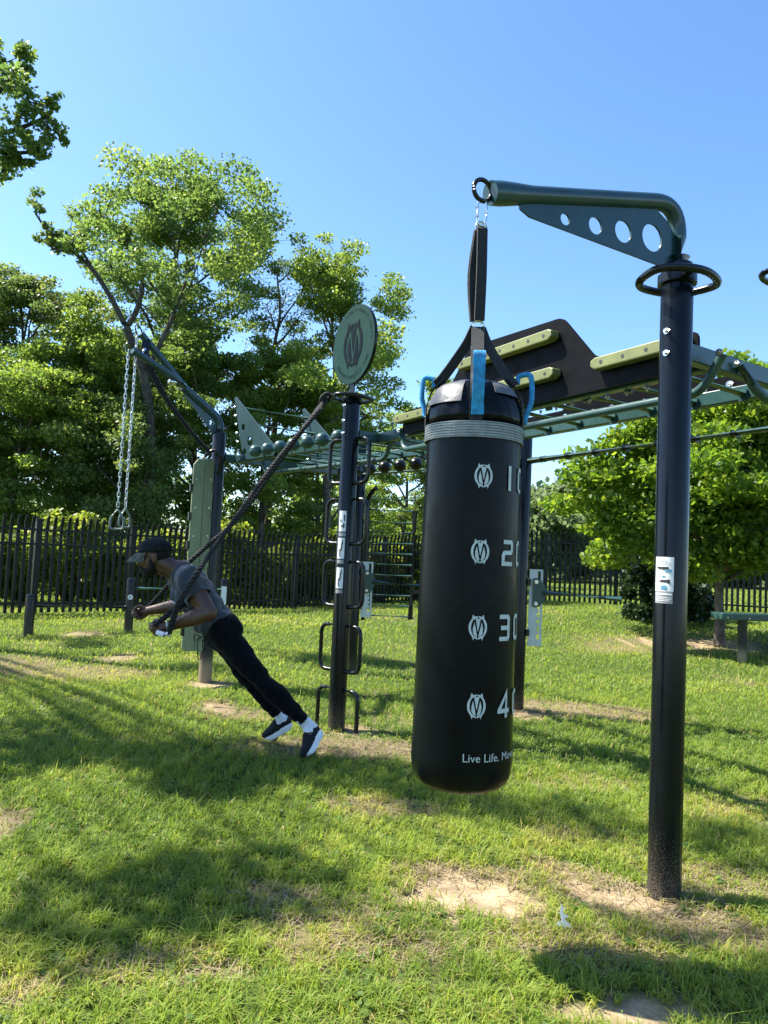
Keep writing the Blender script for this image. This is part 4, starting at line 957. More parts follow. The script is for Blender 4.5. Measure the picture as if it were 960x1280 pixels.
# dip bars on slotted pale brackets
def dip(p, ytop, ybot, hx, ydir, d, x_at, hub_y, length, slope):
    n = Vector((0, -1, 0)); X = Vector((1, 0, 0))
    z1, z0 = CAM_H+(hx-ytop)/FPX*d, CAM_H+(hx-ybot)/FPX*d; zc = CAM_H+(hx-hub_y)/FPX*d
    org = up(p, 0)+X*(PR+.012); wd_ = .125
    pts = rnd([(0, z0), (wd_, z0), (wd_, z1), (0, z1)], .012); sl = []
    o = MB().plate([(0, z0), (.075, z0), (.075, z1), (0, z1)], org+n*.02, X, Z, .008).build('dip_bracket', M['bracket'], rig, smooth=False)
    mb = MB(); mb.plate(rnd([(.0772, z0), (wd_, z0), (wd_, z0+.06), (.0772, z0+.06)], .006), org+n*.02, X, Z, .008); mb.plate(rnd([(.104, z0+.0602), (wd_, z0+.0602), (wd_, z1-.02), (.104, z1-.02)], .006), org+n*.02, X, Z, .008)
    mb.plate([(.0772, z1-.018), (wd_, z1-.018), (wd_, z1), (.0772, z1)], org+n*.02, X, Z, .008)
    for k in range(5):
        zz = z0+.10+k*(zc-.16-z0)/5; mb.plate([(.0772, zz), (.095, zz+.01), (.098, zz+.035), (.0772, zz+.05)], org+n*.02, X, Z, .008)
    mb.build('slot_plate', M['bracket'], o, smooth=False)
    hub = MB().plate(rnd([(.03, zc-.135), (.085, zc-.135), (.15, zc-.055), (.15, zc+.055), (.085, zc+.135), (.03, zc+.135)], .03), org+n*.035, X, Z, .02).build('hub_plate', M['green'], o, smooth=False)
    for dz in (-.10, .10): bolt(org+n*.046+X*.06+Z*(zc+dz), n, hub, .018)
    a = org+n*.035+X*.12+Z*zc; MB().tube([a, a+X*length+Vector((0, -.02, slope))], .025, 14).build('dip_bar', M['green'], hub)
    for zz in (z0+.12, z1-.12): MB().box(up(p, zz)+X*(PR+.004)+n*.02, (.03, .07, .06)).build('clamp', M['black'], o)
dip(P4, 712, 807, 705.5, 0, P4.y-.05, 0, 741, .72, -.025)
dip(P5, 702, 771, 695.5, 0, P5.y-.05, 0, 727, .60, -.02)
# wall bars fixed beside the far post
WB = P5.y+.05; wl0, wl1 = at(457, 700, WB), at(516, 700, WB); zlo, zhi = at(486, 771, WB).z, at(486, 622, WB).z
wallb = MB().tube(smooth_path([up(wl0, zlo-.05), up(wl0, zhi-.18), up(wl0, zhi-.02)+Vector((.005, -.02, 0)), up(wl0, zhi+.06)+Vector((.05, -.10, 0)), up(wl0, zhi+.09)+Vector((.09, -.16, 0))], 4), .026, 12).build('wall_bars', M['black'], rig)
MB().tube([up(wl1, zlo-.02), up(wl1, zhi-.14)], .032, 12).build('upright', M['black'], wallb)
for y in (624, 638, 653, 665.5, 679, 692, 705.5, 719, 744, 757, 770):
    z = at(486, y, WB).z; MB().tube([up(wl0, z), up(wl1, z)], .012, 8).build('wall_rung', M['green'], wallb)
for z in (zlo+.2, zhi-.3): MB().bar(up(P5, z), up(wl0, z), .03, .05).build('clamp', M['black'], wallb)
MB().bar(up(wl1, zlo+.3), up(wl1, zlo+.3)+Vector((.55, .2, 0)), .04, .04).build('clamp', M['black'], wallb)
# ------------------------------------------------------------------ punching bag
BC = at(586, 700, BAGY); bz = lambda y: at(592-(y-530)*.0435, y, BAGY-.15*float(ss(430, 520, y))).z
BC = up(BC, 0); ba = math.atan2(-BC.x, BC.y)
RB = lambda z: .168+(.178-.168)*(bz(530)-z)/(bz(530)-bz(985))
bag = empty('punching_bag', up(BC, bz(993)), 'long black punching bag with printed pale numbers and blue handles, hanging from the green arm', 'punching bag')
top, bot = bz(474), bz(998)
prof = [(.002, bot+.004), (.10, bot), (.138, bot+.010), (.160, bot+.030), (.172, bot+.058), (RB(bot+.1), bot+.1)]
zz = bot+.1
while zz < bz(532): zz += .03; prof.append((RB(zz), zz))
prof += [(.170, bz(526)), (.170, bz(516)), (.167, bz(507)), (.160, bz(499)), (.149, bz(490)), (.134, bz(482)), (.10, bz(476)), (.05, bz(474)), (.002, bz(473.5))]
def wob(t, h):
    f = max(0, (h-bz(560))/(bz(476)-bz(560))); lo = max(0, 1-(h-bot)/.14)
    return 1+.024*f*math.sin(9*t+2*math.sin(3*t))+.014*f*math.sin(21*t+h*30)+.007*math.sin(2*t+h*4)*math.sin(h*3.1+1)+.004*math.sin(3*t+h*5)+.005*math.sin(2*t-h*8)*1+.010*lo*math.sin(17*t+3*math.sin(4*t))
body = MB().lathe(BC, prof, 96, None, wob).build('bag_body', M['vinyl'], bag, sharp=0)
def cyl_patch(p, rfun, a0, a1, z0, z1, th, m, name, parent, n=40, nz=2, flare=0.):
    mb = MB(); vs = []
    for lay in (0, 1):
        for j in range(nz+1):
            z = z0+(z1-z0)*j/nz
            for k in range(n+1):
                a = a0+(a1-a0)*k/n; r = rfun(z)+.0015+th*lay; vs.append(up(p, z)+Vector((math.sin(a), -math.cos(a), 0))*r)
    q = (n+1)*(nz+1); fs = []
    for j in range(nz):
        for k in range(n):
            i = j*(n+1)+k; fs.append((i+1, i, i+n+1, i+n+2)); fs.append((q+i, q+i+1, q+i+n+2, q+i+n+1))
    for k in range(n): fs.append((k, k+1, q+k+1, q+k)); t = nz*(n+1)+k; fs.append((t+1, t, q+t, q+t+1))
    for j in range(nz): i = j*(n+1); fs.append((i+n+1, i, q+i, q+i+n+1)); i += n; fs.append((i, i+n+1, q+i+n+1, q+i))
    return mb.add(vs, fs).build(name, M[m], parent, sharp=30)
band = cyl_patch(BC, lambda z: .1715, 0, 2*math.pi, bz(547), bz(527), .004, 'greyweb', 'band', bag, 72)
for k in range(6):
    z = bz(547)+(bz(527)-bz(547))*(k+.5)/6; MB().tube([up(BC, z)+Vector((math.sin(a), -math.cos(a), 0))*.1772 for a in [2*math.pi*i/64 for i in range(64)]], .0011, 5, closed=True).build('stitching', M['shirt'], band)
def wrap(vs, fs, ang, z, rfun, lift, step=.006):     # lay flat lettering on the round bag
    bm = bmesh.new(); bv = [bm.verts.new(v) for v in vs]
    for f in fs:
        try: bm.faces.new([bv[i] for i in f])
        except ValueError: pass
    x0, x1 = min(v[0] for v in vs), max(v[0] for v in vs); x = x0+step
    while x < x1:
        bmesh.ops.bisect_plane(bm, geom=bm.verts[:]+bm.edges[:]+bm.faces[:], plane_co=(x, 0, 0), plane_no=(1, 0, 0)); x += step
    bm.verts.index_update(); out = []
    for v in bm.verts:
        zz_ = z+v.co.y; r = rfun(zz_)+lift; a = ang+v.co.x/r; out.append(up(BC, zz_)+Vector((math.sin(a), -math.cos(a), 0))*r)
    ff = [tuple(v.index for v in f.verts) for f in bm.faces]; bm.free(); return out, ff
def stroke(pts, w_, closed=False):      # thick polyline as flat quads with mitred corners
    P = [Vector((a, b)) for a, b in pts]; n = len(P); Lf = []; Rt = []
    for i in range(n):
        a = P[i-1] if (i > 0 or closed) else None; c = P[(i+1) % n] if (i < n-1 or closed) else None
        d1 = (P[i]-a).normalized() if a is not None else None; d2 = (c-P[i]).normalized() if c is not None else None
        d1 = d1 or d2; d2 = d2 or d1; n1 = Vector((-d1.y, d1.x)); n2 = Vector((-d2.y, d2.x)); m_ = (n1+n2).normalized(); k = w_/2/max(.5, m_.dot(n1))
        Lf.append(P[i]+m_*k); Rt.append(P[i]-m_*k)
    vs = [(p.x, p.y, 0) for p in Lf]+[(p.x, p.y, 0) for p in Rt]; fs = []
    for i in range(n if closed else n-1): j = (i+1) % n; fs.append((n+i, n+j, j, i))
    return vs, fs
DIG = {'1': ([(0, 0), (0, 1)], False), '2': ([(-.28, .93), (.24, .93), (.30, .86), (.30, .60), (.24, .52), (-.22, .50), (-.28, .42), (-.28, .07), (.34, .07)], False),
       '3': ([(-.28, .93), (.24, .93), (.30, .86), (.30, .14), (.24, .07), (-.28, .07)], False), '4': ([(.16, 0), (.16, .97), (-.30, .30), (-.30, .27), (.38, .27)], False),
       '0': ([(-.28, .16), (-.28, .84), (-.20, .93), (.20, .93), (.28, .84), (.28, .16), (.20, .07), (-.20, .07)], True)}
DH = 32/FPX*(BAGY-.17)
for (y, pe, pd, pz_, cx, dg_) in ((595, 607, 634.5, 650, 593, '1'), (689, 601.5, 630, 645, 588.5, '2'), (783, 598, 624, 640.5, 584.5, '3'), (880, 595, 622, 638, 580, '4')):
    z = bz(y)*1.0; hw = 61.
    e_ang = ba*-1+math.asin((pe-cx)/hw); e_ang = math.asin((pe-cx)/hw)-ba*-1*0+(-(-ba))*0
    e_ang = math.asin((pe-cx)/hw)+ba; d_ang = math.asin((pd-cx)/hw)+ba+R(6)
    sc_ = .060; vs, fs = wrap([(x*sc_, yy*sc_, 0) for x, yy, _ in EV], EF, e_ang, z, RB, .003); MB().add(vs, fs).build('emblem', M['print'], body, smooth=False)
    for ch, a_ in ((dg_, d_ang), ('0', d_ang+.088/.172)):
        v_, f_ = stroke([(x*DH*.92, (yy-.5)*DH) for x, yy in DIG[ch][0]], DH*.165, DIG[ch][1])
        if ch == '3': v2, f2 = stroke([(-.18*DH, 0), (.28*DH, 0)], DH*.165); f_ = f_+[tuple(i+len(v_) for i in t) for t in f2]; v_ = v_+v2
        vs, fs = wrap(v_, f_, a_, z, RB, .0032 if ch != '3' else .0032); MB().add(vs, fs).build('digit', M['print'], body, smooth=False)
vs, fs, wd_ = text_mesh('Live Life. Move Strong.', .042)
sc_ = .36/wd_ if wd_ else 1; vs = [(x*sc_*.98, y*sc_*.98, 0) for x, y, _ in vs]
a_ = math.asin(-.02)+ba+wd_*sc_*.5/.176; v2, f2 = wrap(vs, fs, a_, bz(949.5), RB, .0032); MB().add(v2, f2).build('lettering', M['print'], body, smooth=False)
# top cover flaps
flapr = lambda z: float(np.interp(z, [bz(526), bz(507), bz(499), bz(490), bz(482), bz(476), bz(474)], [.174, .170, .163, .152, .137, .105, .06]))
cyl_patch(BC, flapr, ba+R(-80), ba+R(-16), bz(503), bz(475), .004, 'vinylflap', 'top_flap', bag, 20, 6)
cyl_patch(BC, flapr, ba+R(26), ba+R(112), bz(492), bz(475), .004, 'vinylflap', 'top_flap', bag, 20, 6)
cyl_patch(BC, flapr, ba+R(150), ba+R(235), bz(489), bz(475), .004, 'vinylflap', 'top_flap', bag, 20, 6)
def ribbon(pts, w_, wdir, th=.004, n=4):
    P = smooth_path(pts, n) if n > 1 else [Vector(p) for p in pts]; mb = MB(); vs = []; fs = []
    for i, p in enumerate(P):
        d = (P[min(i+1, len(P)-1)]-P[max(i-1, 0)]).normalized(); s = Vector(wdir)-d*Vector(wdir).dot(d); s.normalize(); nn = d.cross(s)
        vs += [p-s*w_/2-nn*th/2, p+s*w_/2-nn*th/2, p+s*w_/2+nn*th/2, p-s*w_/2+nn*th/2]
    for i in range(len(P)-1):
        for k in range(4): fs.append((i*4+k, i*4+(k+1) % 4, i*4+4+(k+1) % 4, i*4+4+k))
    fs += [(3, 2, 1, 0), tuple((len(P)-1)*4+k for k in range(4))]
    return mb.add(vs, fs)
rz = bz(410); RC = up(BC, rz)
dirA = lambda a: Vector((math.sin(a), -math.cos(a), 0))
tanA = lambda a: Vector((math.cos(a), math.sin(a), 0))
for k, a in enumerate((ba+R(2), ba+R(-84), ba+R(80), ba+R(178))):
    d = dirA(a); t_ = tanA(a)
    low = [up(BC, bz(470))+d*.118, up(BC, bz(477))+d*.140, up(BC, bz(486))+d*.160, up(BC, bz(500))+d*.1735, up(BC, bz(526))+d*.1765]
    if k in (0, 3): ribbon([RC+d*.012, RC+d*.045+Z*(bz(432)-rz)]+low, .046, t_, .004, 5).build('strap', M['web'], bag, sharp=30)
    else:
        o = ribbon(low, .044, t_, .004, 5).build('strap', M['web'], bag, sharp=30)
        ribbon([RC+d*.012, RC.lerp(low[0], .33), RC.lerp(low[0], .66), low[0]+d*.004, low[1]+d*.004], .040, (t_*.55+d*.65+Z*.5), .004, 5).build('strap_length', M['web'], o, sharp=30)
# blue carrying handles
def handle(a, y0, y1, out, w_=.040, tube=False):
    d = dirA(a); t_ = tanA(a)
    r0 = .176
    pts = [up(BC, bz(y1))+d*(r0+.004), up(BC, bz(y1-10))+d*(r0+.008), up(BC, bz((y0+y1)/2))+d*(r0+out), up(BC, bz(y0+6))+d*(r0+out*.95), up(BC, bz(y0))+d*(r0+out*.55), up(BC, bz(y0+2))+d*(.155), up(BC, bz(y0+10))+d*.150]
    if tube: return MB().tube(smooth_path(pts, 5), .0095, 12, flat=1.).build('carry_handle', M['blue'], bag)
    return ribbon(pts, w_, t_, .008, 5).build('carry_handle', M['blue'], bag, sharp=30)
handle(ba+R(3), 455, 520, .028); handle(ba+R(-92), 468, 512, .018, .04, True); handle(ba+R(88), 464, 520, .026, .04, True)
cyl_patch(BC, lambda z: .179, ba+R(-3), ba+R(10), bz(519), bz(509), .004, 'blue', 'handle_patch', bag, 6)
# ring, long strap, carabiner
MB().tube([RC+Vector((math.cos(2*math.pi*k/24)*.022, .0, math.sin(2*math.pi*k/24)*.028)) for k in range(24)], .005, 8, closed=True).build('strap_ring', M['chrome'], bag)
RT = up(ringc, at(606, 290, BAGY).z); RM = RC+Z*.025
ax = (RT-RM).normalized(); sd_ = Vector((.95, .3, 0)).normalized(); fr_ = Vector((-.3, .95, 0))
hs_ = ribbon([RM-fr_*.012, RM.lerp(RT, .5)-fr_*.017, RT-fr_*.012], .040, sd_, .006, 6).build('hanging_strap', M['web'], bag, sharp=30)
ribbon([RM+fr_*.012-sd_*.008, RM.lerp(RT, .5)+fr_*.022-sd_*.018, RT+fr_*.012-sd_*.004], .040, sd_, .006, 6).build('hanging_strap', M['web'], bag, sharp=30)
ribbon([RM+fr_*.002-sd_*.012, RM.lerp(RT, .5)+fr_*.004-sd_*.022, RT-sd_*.006], .036, sd_, .005, 6).build('hanging_strap', M['web'], bag, sharp=30)
ribbon([RT-fr_*.013, RT-fr_*.007+Z*.010, RT+fr_*.007+Z*.010, RT+fr_*.013], .040, sd_, .006, 3).build('hanging_strap', M['web'], bag)
MB().tube([RT+Z*.012+sd_*math.cos(2*math.pi*k/24)*.022+Z*math.sin(2*math.pi*k/24)*.022 for k in range(24)], .0042, 8, closed=True).build('top_ring', M['chrome'], bag)
c0 = ringc-Z*.042; c1 = RT+Z*.030; cm = (c0+c1)/2; hl = (c0-c1).length/2+.010
pts = [cm+Z*hl*math.sin(2*math.pi*k/32)*1.0+sd_*.0185*(1 if math.cos(2*math.pi*k/32) > 0 else -1)*abs(math.cos(2*math.pi*k/32))**.45 for k in range(32)]
cb = MB().tube(pts, .0046, 10, closed=True).build('carabiner', M['chrome'], bag)
MB().cyl(cm-sd_*.0185-Z*.022, cm-sd_*.0185+Z*.018, .0068, seg=14).build('gate_sleeve', M['chrome'], cb)

# ------------------------------------------------------------------ hanging gym rings on chains
def gym_ring(label, top, zbot, ang):
    o = empty('gym_ring', up(top, zbot), label, 'gym ring', 'gym rings on chains from the forked arm')
    mb = MB(); z = top.z-.05; k = 0; pitch = .046
    while z > zbot+.20:
        a = ang if k % 2 else ang+math.pi/2; s = Vector((math.cos(a), math.sin(a), 0)); c = up(top, z)
        mb.tube([c+Z*(.0295*math.sin(t))+s*(.0115*math.copysign(abs(math.cos(t))**.6, math.cos(t))) for t in [2*math.pi*i/14 for i in range(14)]], .0048, 6, closed=True); z -= pitch; k += 1
    mb.build('chain', M['chain'], o)
    s = Vector((math.cos(ang), math.sin(ang), 0)); c = up(top, zbot)
    pp = fillet([c+Z*.185, c+s*.058+Z*.10, c+s*.062+Z*.0, c-s*.062+Z*.0, c-s*.058+Z*.10], .03, 5, True)
    MB().tube(pp, .011, 10, closed=True).build('handle', M['ringgrip'], o)
    return o
def hang_pt(tt): return tt+(tt-fork).normalized()*.05
g1, g2 = hang_pt(t1), hang_pt(t2)
gym_ring('chain hung gym ring further right, its handle turned edge on', g1, at(151, 659, g1.y).z, R(55))
gym_ring('chain hung gym ring further left, its open handle seen broadside', g2, at(138, 661, g2.y).z, R(8))

# ------------------------------------------------------------------ twisted ropes
def twisted(path, r, pitch, parent, name, m='rope', n=6, seg=7, strands=3, caps=True):
    P = smooth_path(path, n); D = [0]
    for i in range(1, len(P)): D.append(D[-1]+(P[i]-P[i-1]).length)
    tot = D[-1]; st = max(60, int(tot/(pitch/9))); Q = []
    j = 0
    for i in range(st+1):
        s = tot*i/st
        while j < len(D)-2 and D[j+1] < s: j += 1
        f = (s-D[j])/max(1e-6, D[j+1]-D[j]); Q.append(P[j].lerp(P[j+1], f))
    a = None; fr = []
    for i in range(len(Q)):
        d = (Q[min(i+1, len(Q)-1)]-Q[max(i-1, 0)]).normalized()
        if a is None: a, _ = basis(d)
        a = (a-d*a.dot(d)).normalized(); fr.append((a.copy(), d.cross(a)))
    mb = MB()
    for k in range(strands):
        pp = []
        for i, q_ in enumerate(Q):
            t = 2*math.pi*(k/strands+tot*i/st/pitch); pp.append(q_+fr[i][0]*math.cos(t)*r*.52+fr[i][1]*math.sin(t)*r*.52)
        mb.tube(pp, r*.56, seg)
    return mb.build(name, M[m], parent, sharp=60)
rk = at(407, 499, T.y-.16)
rope = empty('battle_rope', rk, 'thick black twisted rope looped over the post handle and pulled by the leaning man', 'rope')
near = [rk+Vector((.01, .0, .02)), at(398, 514, 5.62), at(350, 571, 5.42), at(300, 640, 5.17), at(270, 682, 5.0), at(252, 708, 4.86), at(243, 722, 4.80), at(231, 742, 4.76), at(221, 759, 4.75), at(215.5, 776, 4.77), at(210.5, 792, 4.79)]
far = [rk+Vector((-.01, .03, .02)), at(394, 516, 5.66), at(350, 576, 5.60), at(300, 645, 5.52), at(262, 680, 5.46), at(238, 701, 5.42), at(222, 719, 5.46), at(208, 734, 5.52), at(192, 752, 5.55), at(176, 768, 5.56), at(171, 773, 5.56)]
twisted(near[:7], .0175, .085, rope, 'rope_strand'); twisted(far, .0175, .085, rope, 'rope_strand')
lowr = twisted(near[5:], .021, .10, rope, 'rope_strand')
tail = [at(204, 776, 4.84), at(193, 783, 4.82), at(202, 775, 4.84), at(214, 765, 4.88), at(226, 758, 4.95), at(236, 750, 5.02)]
twisted(tail[1:], .019, .085, rope, 'rope_tail')
MB().tube([at(211, 792, 4.79), at(205, 793.5, 4.79), at(196, 790.5, 4.80)], [.025, .019, .017], 12).build('rope_end', M['sole'], rope)
MB().tube(smooth_path([rk+Vector((.03, -.01, .035)), rk+Vector((0, -.035, .03)), rk+Vector((-.03, -.02, 0)), rk+Vector((-.025, .03, -.015)), rk+Vector((.02, .035, .0))], 4, True), .017, 8, closed=True).build('rope_knot', M['rope'], rope)
MB().tube([rk+Vector((-.02, -.01, .02)), at(399, 512, T.y-.2), at(392, 520, T.y-.22)], [.021, .024, .018], 10).build('rope_knot', M['rope'], rope)
# second rope from the forked arm down to its own post
ar = empty('climbing_rope', at(178, 443, P3.y-.7), 'black rope sagging from the forked arm to the post with the pale board', 'rope')
c0 = cbm[0].lerp(cbm[1], .75)
twisted([c0+Vector((.0, 0, .03)), at(183, 448, P3.y-.66), at(192, 470, P3.y-.6), at(206, 496, P3.y-.5), at(228, 526, P3.y-.34), at(250, 553, P3.y-.18), at(264, 566, P3.y-.09)], .023, .10, ar, 'rope_strand')
twisted([at(181, 446, P3.y-.67), at(190, 466, P3.y-.62), at(203, 491, P3.y-.52)], .033, .12, ar, 'rope_sleeve')
MB().tube(smooth_path([c0+Vector((.0, -.05, .0)), c0+Vector((0, 0, .052)), c0+Vector((0, .05, 0)), c0+Vector((0.02, 0, -.055))], 4, True), .012, 8, closed=True).build('rope_clamp', M['chrome'], ar)

# ------------------------------------------------------------------ low push-up bars and bench
lowb = [(35, 795, 742), (160, 790, 722), (277, 789, 723)]
tops = []; bars_root = None; cols = []
for (px, yb, yt) in lowb:
    d = gpt(px, yb); zt_ = at(px, yt, d.y).z; cols.append((d, zt_))
bars = empty('push_up_bars', (cols[1][0].x, cols[1][0].y, gzf(cols[1][0].x, cols[1][0].y)), 'low black push up bars on three short round posts, left of the man', 'push up bars')
pst = []
for (d, zt_) in cols:
    r = .068; mb = MB(); mb.lathe(up(d, -.2), [(r, 0), (r, zt_+.2-.04), (r*.93, zt_+.2-.018), (r*.6, zt_+.2-.003), (.002, zt_+.2)], 28); pst.append(mb.build('post', M['post'], bars))
def hz(px, py, d): return at(px, py, d.y).z
a, b_, c = cols[0][0], cols[1][0], cols[2][0]
MB().tube([up(a, hz(35, 757, a)), up(b_, hz(160, 759, b_))], .030, 14).build('bar', M['black'], bars)
MB().tube([up(b_, hz(160, 735, b_)), up(c, hz(277, 737, c))], .026, 14).build('bar', M['green'], bars)
dn = (Vector((0, 0, 0))-up(b_, 0)).normalized(); pz0 = up(b_, hz(161, 746, b_))+dn*.067
MB().cyl(pz0, pz0+dn*.006, .040, seg=20).build('round_label', M['white'], pst[1]); MB().cyl(pz0+dn*.006, pz0+dn*.0075, .016, seg=12).build('printed_mark', M['inkgrey'], pst[1])
dn2 = (Vector((0, 0, 0))-up(c, 0)).normalized(); sx2 = dn2.cross(Z)
MB().box(up(c, hz(279, 744, c))+dn2*.07, (.085, .006, .30), (sx2, dn2, Z)).build('label', M['white'], pst[2])
# bench
bd_ = gpt(931, 829); bzt = hz(931, 768, bd_)
bench = empty('bench', (bd_.x+.55, bd_.y, gzf(bd_.x+.55, bd_.y)), 'dark green plank bench on round legs at the right edge', 'bench')
bl0, bl1 = at(895, 770, bd_.y-.02), at(895, 770, bd_.y-.02)+Vector((1.95, .25, 0)); xd = (bl1-bl0).normalized(); yd = Vector((-xd.y, xd.x, 0))
MB().box((bl0+bl1)/2+Z*(bzt-.035-((bl0+bl1)/2).z), ((bl1-bl0).length, .30, .10), (xd, yd, Z)).build('seat', M['green'], bench, bevel=.012)
for k in range(6): bolt(up(bl0, bzt-.05)+xd*(.09+.34*k)-yd*.151, -yd, bench, .010)
for s in (.42, 1.55):
    q_ = up(bl0, 0)+xd*s; r = .066; MB().lathe(up(q_, gzf(q_.x, q_.y)-.15), [(r, 0), (r, bzt-.09-gzf(q_.x, q_.y)+.15)], 24).build('leg', M['sandpost'], bench)
# pale lobed leaf lying in the grass
lp = G(706, 1166); lf = empty('fallen_leaf', lp, 'pale dry lobed leaf standing in the grass near the bare patch', 'leaf')
outl = [(0, 0), (.006, .010), (.020, .003), (.023, .015), (.013, .024), (.006, .033), (.012, .041), (.019, .038), (.016, .050), (.005, .052), (.004, .064), (.009, .072), (.002, .086), (-.003, .074), (-.005, .062), (-.012, .060), (-.006, .050), (-.008, .040), (-.006, .030), (-.016, .030), (-.027, .020), (-.022, .008), (-.010, .012)]
lx = Vector((.97, .2, 0)).normalized(); lz_ = Vector((-.10, .45, .9)).normalized()
MB().plate([(x*1.15, y*.95) for x, y in outl], lp+Z*.012, lx, lz_, .0012).build('blade', M['paleleaf'], lf, smooth=False)
MB().tube([lp+Z*.0, lp+lz_*.03+Z*.012, lp+lz_*.085+Z*.012], .0012, 5).build('stalk', M['paleleaf'], lf)
# ------------------------------------------------------------------ the leaning man
man_o = at(380, 946, 4.95); man_o = up(man_o, 0)
man = empty('person', man_o, 'bearded man in cap and grey shirt leaning forward, pulling a rope with both hands', 'person')
J = dict(
    n_toe=at(384.5, 946.5, 4.88), n_ball=at(390, 938, 4.90), n_heel=at(402, 915, 4.99), n_ank=at(385, 906, 4.97), n_knee=at(326, 850, 4.93), n_hip=at(278, 790, 4.985),
    f_toe=at(334, 924, 5.30), f_ball=at(343, 921, 5.29), f_heel=at(365, 907, 5.27), f_ank=at(352, 897, 5.27), f_knee=at(309, 846, 5.25), f_hip=at(275, 786, 5.20),
    n_sh=at(235, 724, 4.93), n_el=at(262, 766, 4.83), n_wr=at(209, 783, 4.85), f_sh=at(224, 719, 5.31), f_el=at(236, 755, 5.50), f_wr=at(186, 763, 5.545))
J['pel'] = (J['n_hip']+J['f_hip'])/2; J['sh'] = (J['n_sh']+J['f_sh'])/2
spine = (J['sh']-J['pel']); sl_ = spine.length; sdv = spine.normalized(); lat = (J['n_sh']-J['f_sh']).normalized(); frn = sdv.cross(lat).normalized()
if frn.x > 0: frn = -frn
neckb = J['sh']+sdv*.055; HC = at(193.5, 696.5, 5.10)
hF = Vector((-.965, -.06, -.25)).normalized(); hL = Vector((0, -1, 0)); hL = (hL-hF*hL.dot(hF)).normalized(); hU = hL.cross(hF).normalized()
if hU.z < 0: hU = -hU
HX = (hF, hL, hU)
def hp(f, l, u): return HC+hF*f+hL*l+hU*u
b = MB()
# head: skull, face, jaw, nose, brow, lips, ears
b.ell(hp(-.012, 0, .03), (.100, .077, .098), HX); b.ell(hp(.030, 0, -.015), (.068, .066, .085), HX); b.ell(hp(.035, 0, -.068), (.055, .056, .050), HX)
b.ell(hp(.062, 0, -.098), (.026, .026, .022), HX); b.cap(hp(.090, 0, .012), hp(.112, 0, -.022), .010, .0145); b.cap(hp(.100, .012, -.028), hp(.100, -.012, -.028), .010, .010)
b.cap(hp(.086, .040, .026), hp(.086, -.040, .026), .013, .013); b.cap(hp(.092, .018, -.056), hp(.092, -.018, -.056), .0085, .0085); b.cap(hp(.090, .016, -.068), hp(.090, -.016, -.068), .0095, .0095)
b.ell(hp(.060, .042, -.02), (.03, .022, .022), HX); b.ell(hp(.060, -.042, -.02), (.03, .022, .022), HX)
for s in (1, -1):
    b.ell(hp(-.012, s*.079, -.005), (.022, .010, .034), HX); b.ell(hp(-.022, s*.083, .008), (.012, .009, .018), HX); b.ell(hp(-.006, s*.078, -.032), (.010, .008, .012), HX)
b.cap(hp(-.035, 0, -.04), neckb-sdv*.02, .060, .066); b.cap(hp(-.01, 0, -.06), neckb+frn*.03, .05, .055)
b.cap(neckb, J['sh']-sdv*.04, .075, .10)
for s in ('n_', 'f_'): b.cap(neckb-sdv*.015-frn*.015, J[s+'sh'], .055, .060)
b.cap(J['sh']-sdv*.02, J['pel']+sdv*.02, .10, .075)
# arms: deltoid, biceps, elbow, forearm, wrist
for s in ('n_', 'f_'):
    sh, el, wr = J[s+'sh'], J[s+'el'], J[s+'wr']; ua = el-sh; fa_ = wr-el
    b.cap(sh, sh+ua*.45, .074, .068); b.cap(sh+ua*.35, el, .067, .050); b.ell(sh+ua*.55+frn*.010, (.058, .058, .08), (basis(ua)[0], basis(ua)[1], ua.normalized()))
    b.cap(el, el+fa_*.35, .051, .057); b.cap(el+fa_*.3, wr, .057, .031)
# hands: palm plus four curled fingers and a thumb closed on the rope
def hand(wr, fw_, upd, palm_side, rope_c):
    """fw_: towards the knuckles, upd: towards the thumb, palm_side: the way the palm faces"""
    fw_ = fw_.normalized(); upd = (upd-fw_*upd.dot(fw_)).normalized(); pn = fw_.cross(upd).normalized()
    if pn.dot(palm_side) < 0: pn = -pn
    for k in range(4):
        o = (.5-k/3.)*.066; ln = (.96, 1.05, 1.0, .82)[k]; r = (.0105, .011, .0105, .0092)[k]
        a = wr+fw_*.012+upd*o*.55; kn = wr+fw_*(.088-.006*abs(k-1))+upd*o
        b.cap(a, kn, .0165, .0145)
        p1 = kn+(fw_*.55+pn*.84)*.040*ln; p2 = p1+(fw_*-.55+pn*.80)*.027*ln; p3 = p2+(fw_*-.98+pn*-.2)*.022*ln
        b.cap(kn, p1, r*1.08, r); b.cap(p1, p2, r, r*.93); b.cap(p2, p3, r*.93, r*.8)
    t0 = wr+fw_*.022+upd*.024+pn*.008; t1_ = t0+(fw_*.55+upd*.62+pn*.35).normalized()*.040; t2_ = t1_+(fw_*.62+upd*-.05+pn*.78).normalized()*.032; t3 = t2_+(fw_*.1+upd*-.35+pn*.9).normalized()*.022
    b.cap(t0, t1_, .017, .0125); b.cap(t1_, t2_, .0125, .011); b.cap(t2_, t3, .011, .009)
    b.cap(wr-fw_*.02, wr+fw_*.03, .030, .029); b.cap(wr+fw_*.02+upd*.012, wr+fw_*.055-upd*.008, .019, .019); b.cap(wr+fw_*.03-upd*.02, wr+fw_*.06-upd*.02, .017, .016)
hand(J['n_wr'], (at(190, 788.5, 4.83)-J['n_wr']), Vector((-.1, -.25, .95)), Vector((0, 1, -.15)), None)
hand(J['f_wr'], (at(168, 770, 5.545)-J['f_wr']), Vector((-.05, .1, 1)), Vector((0, -1, -.1)), None)
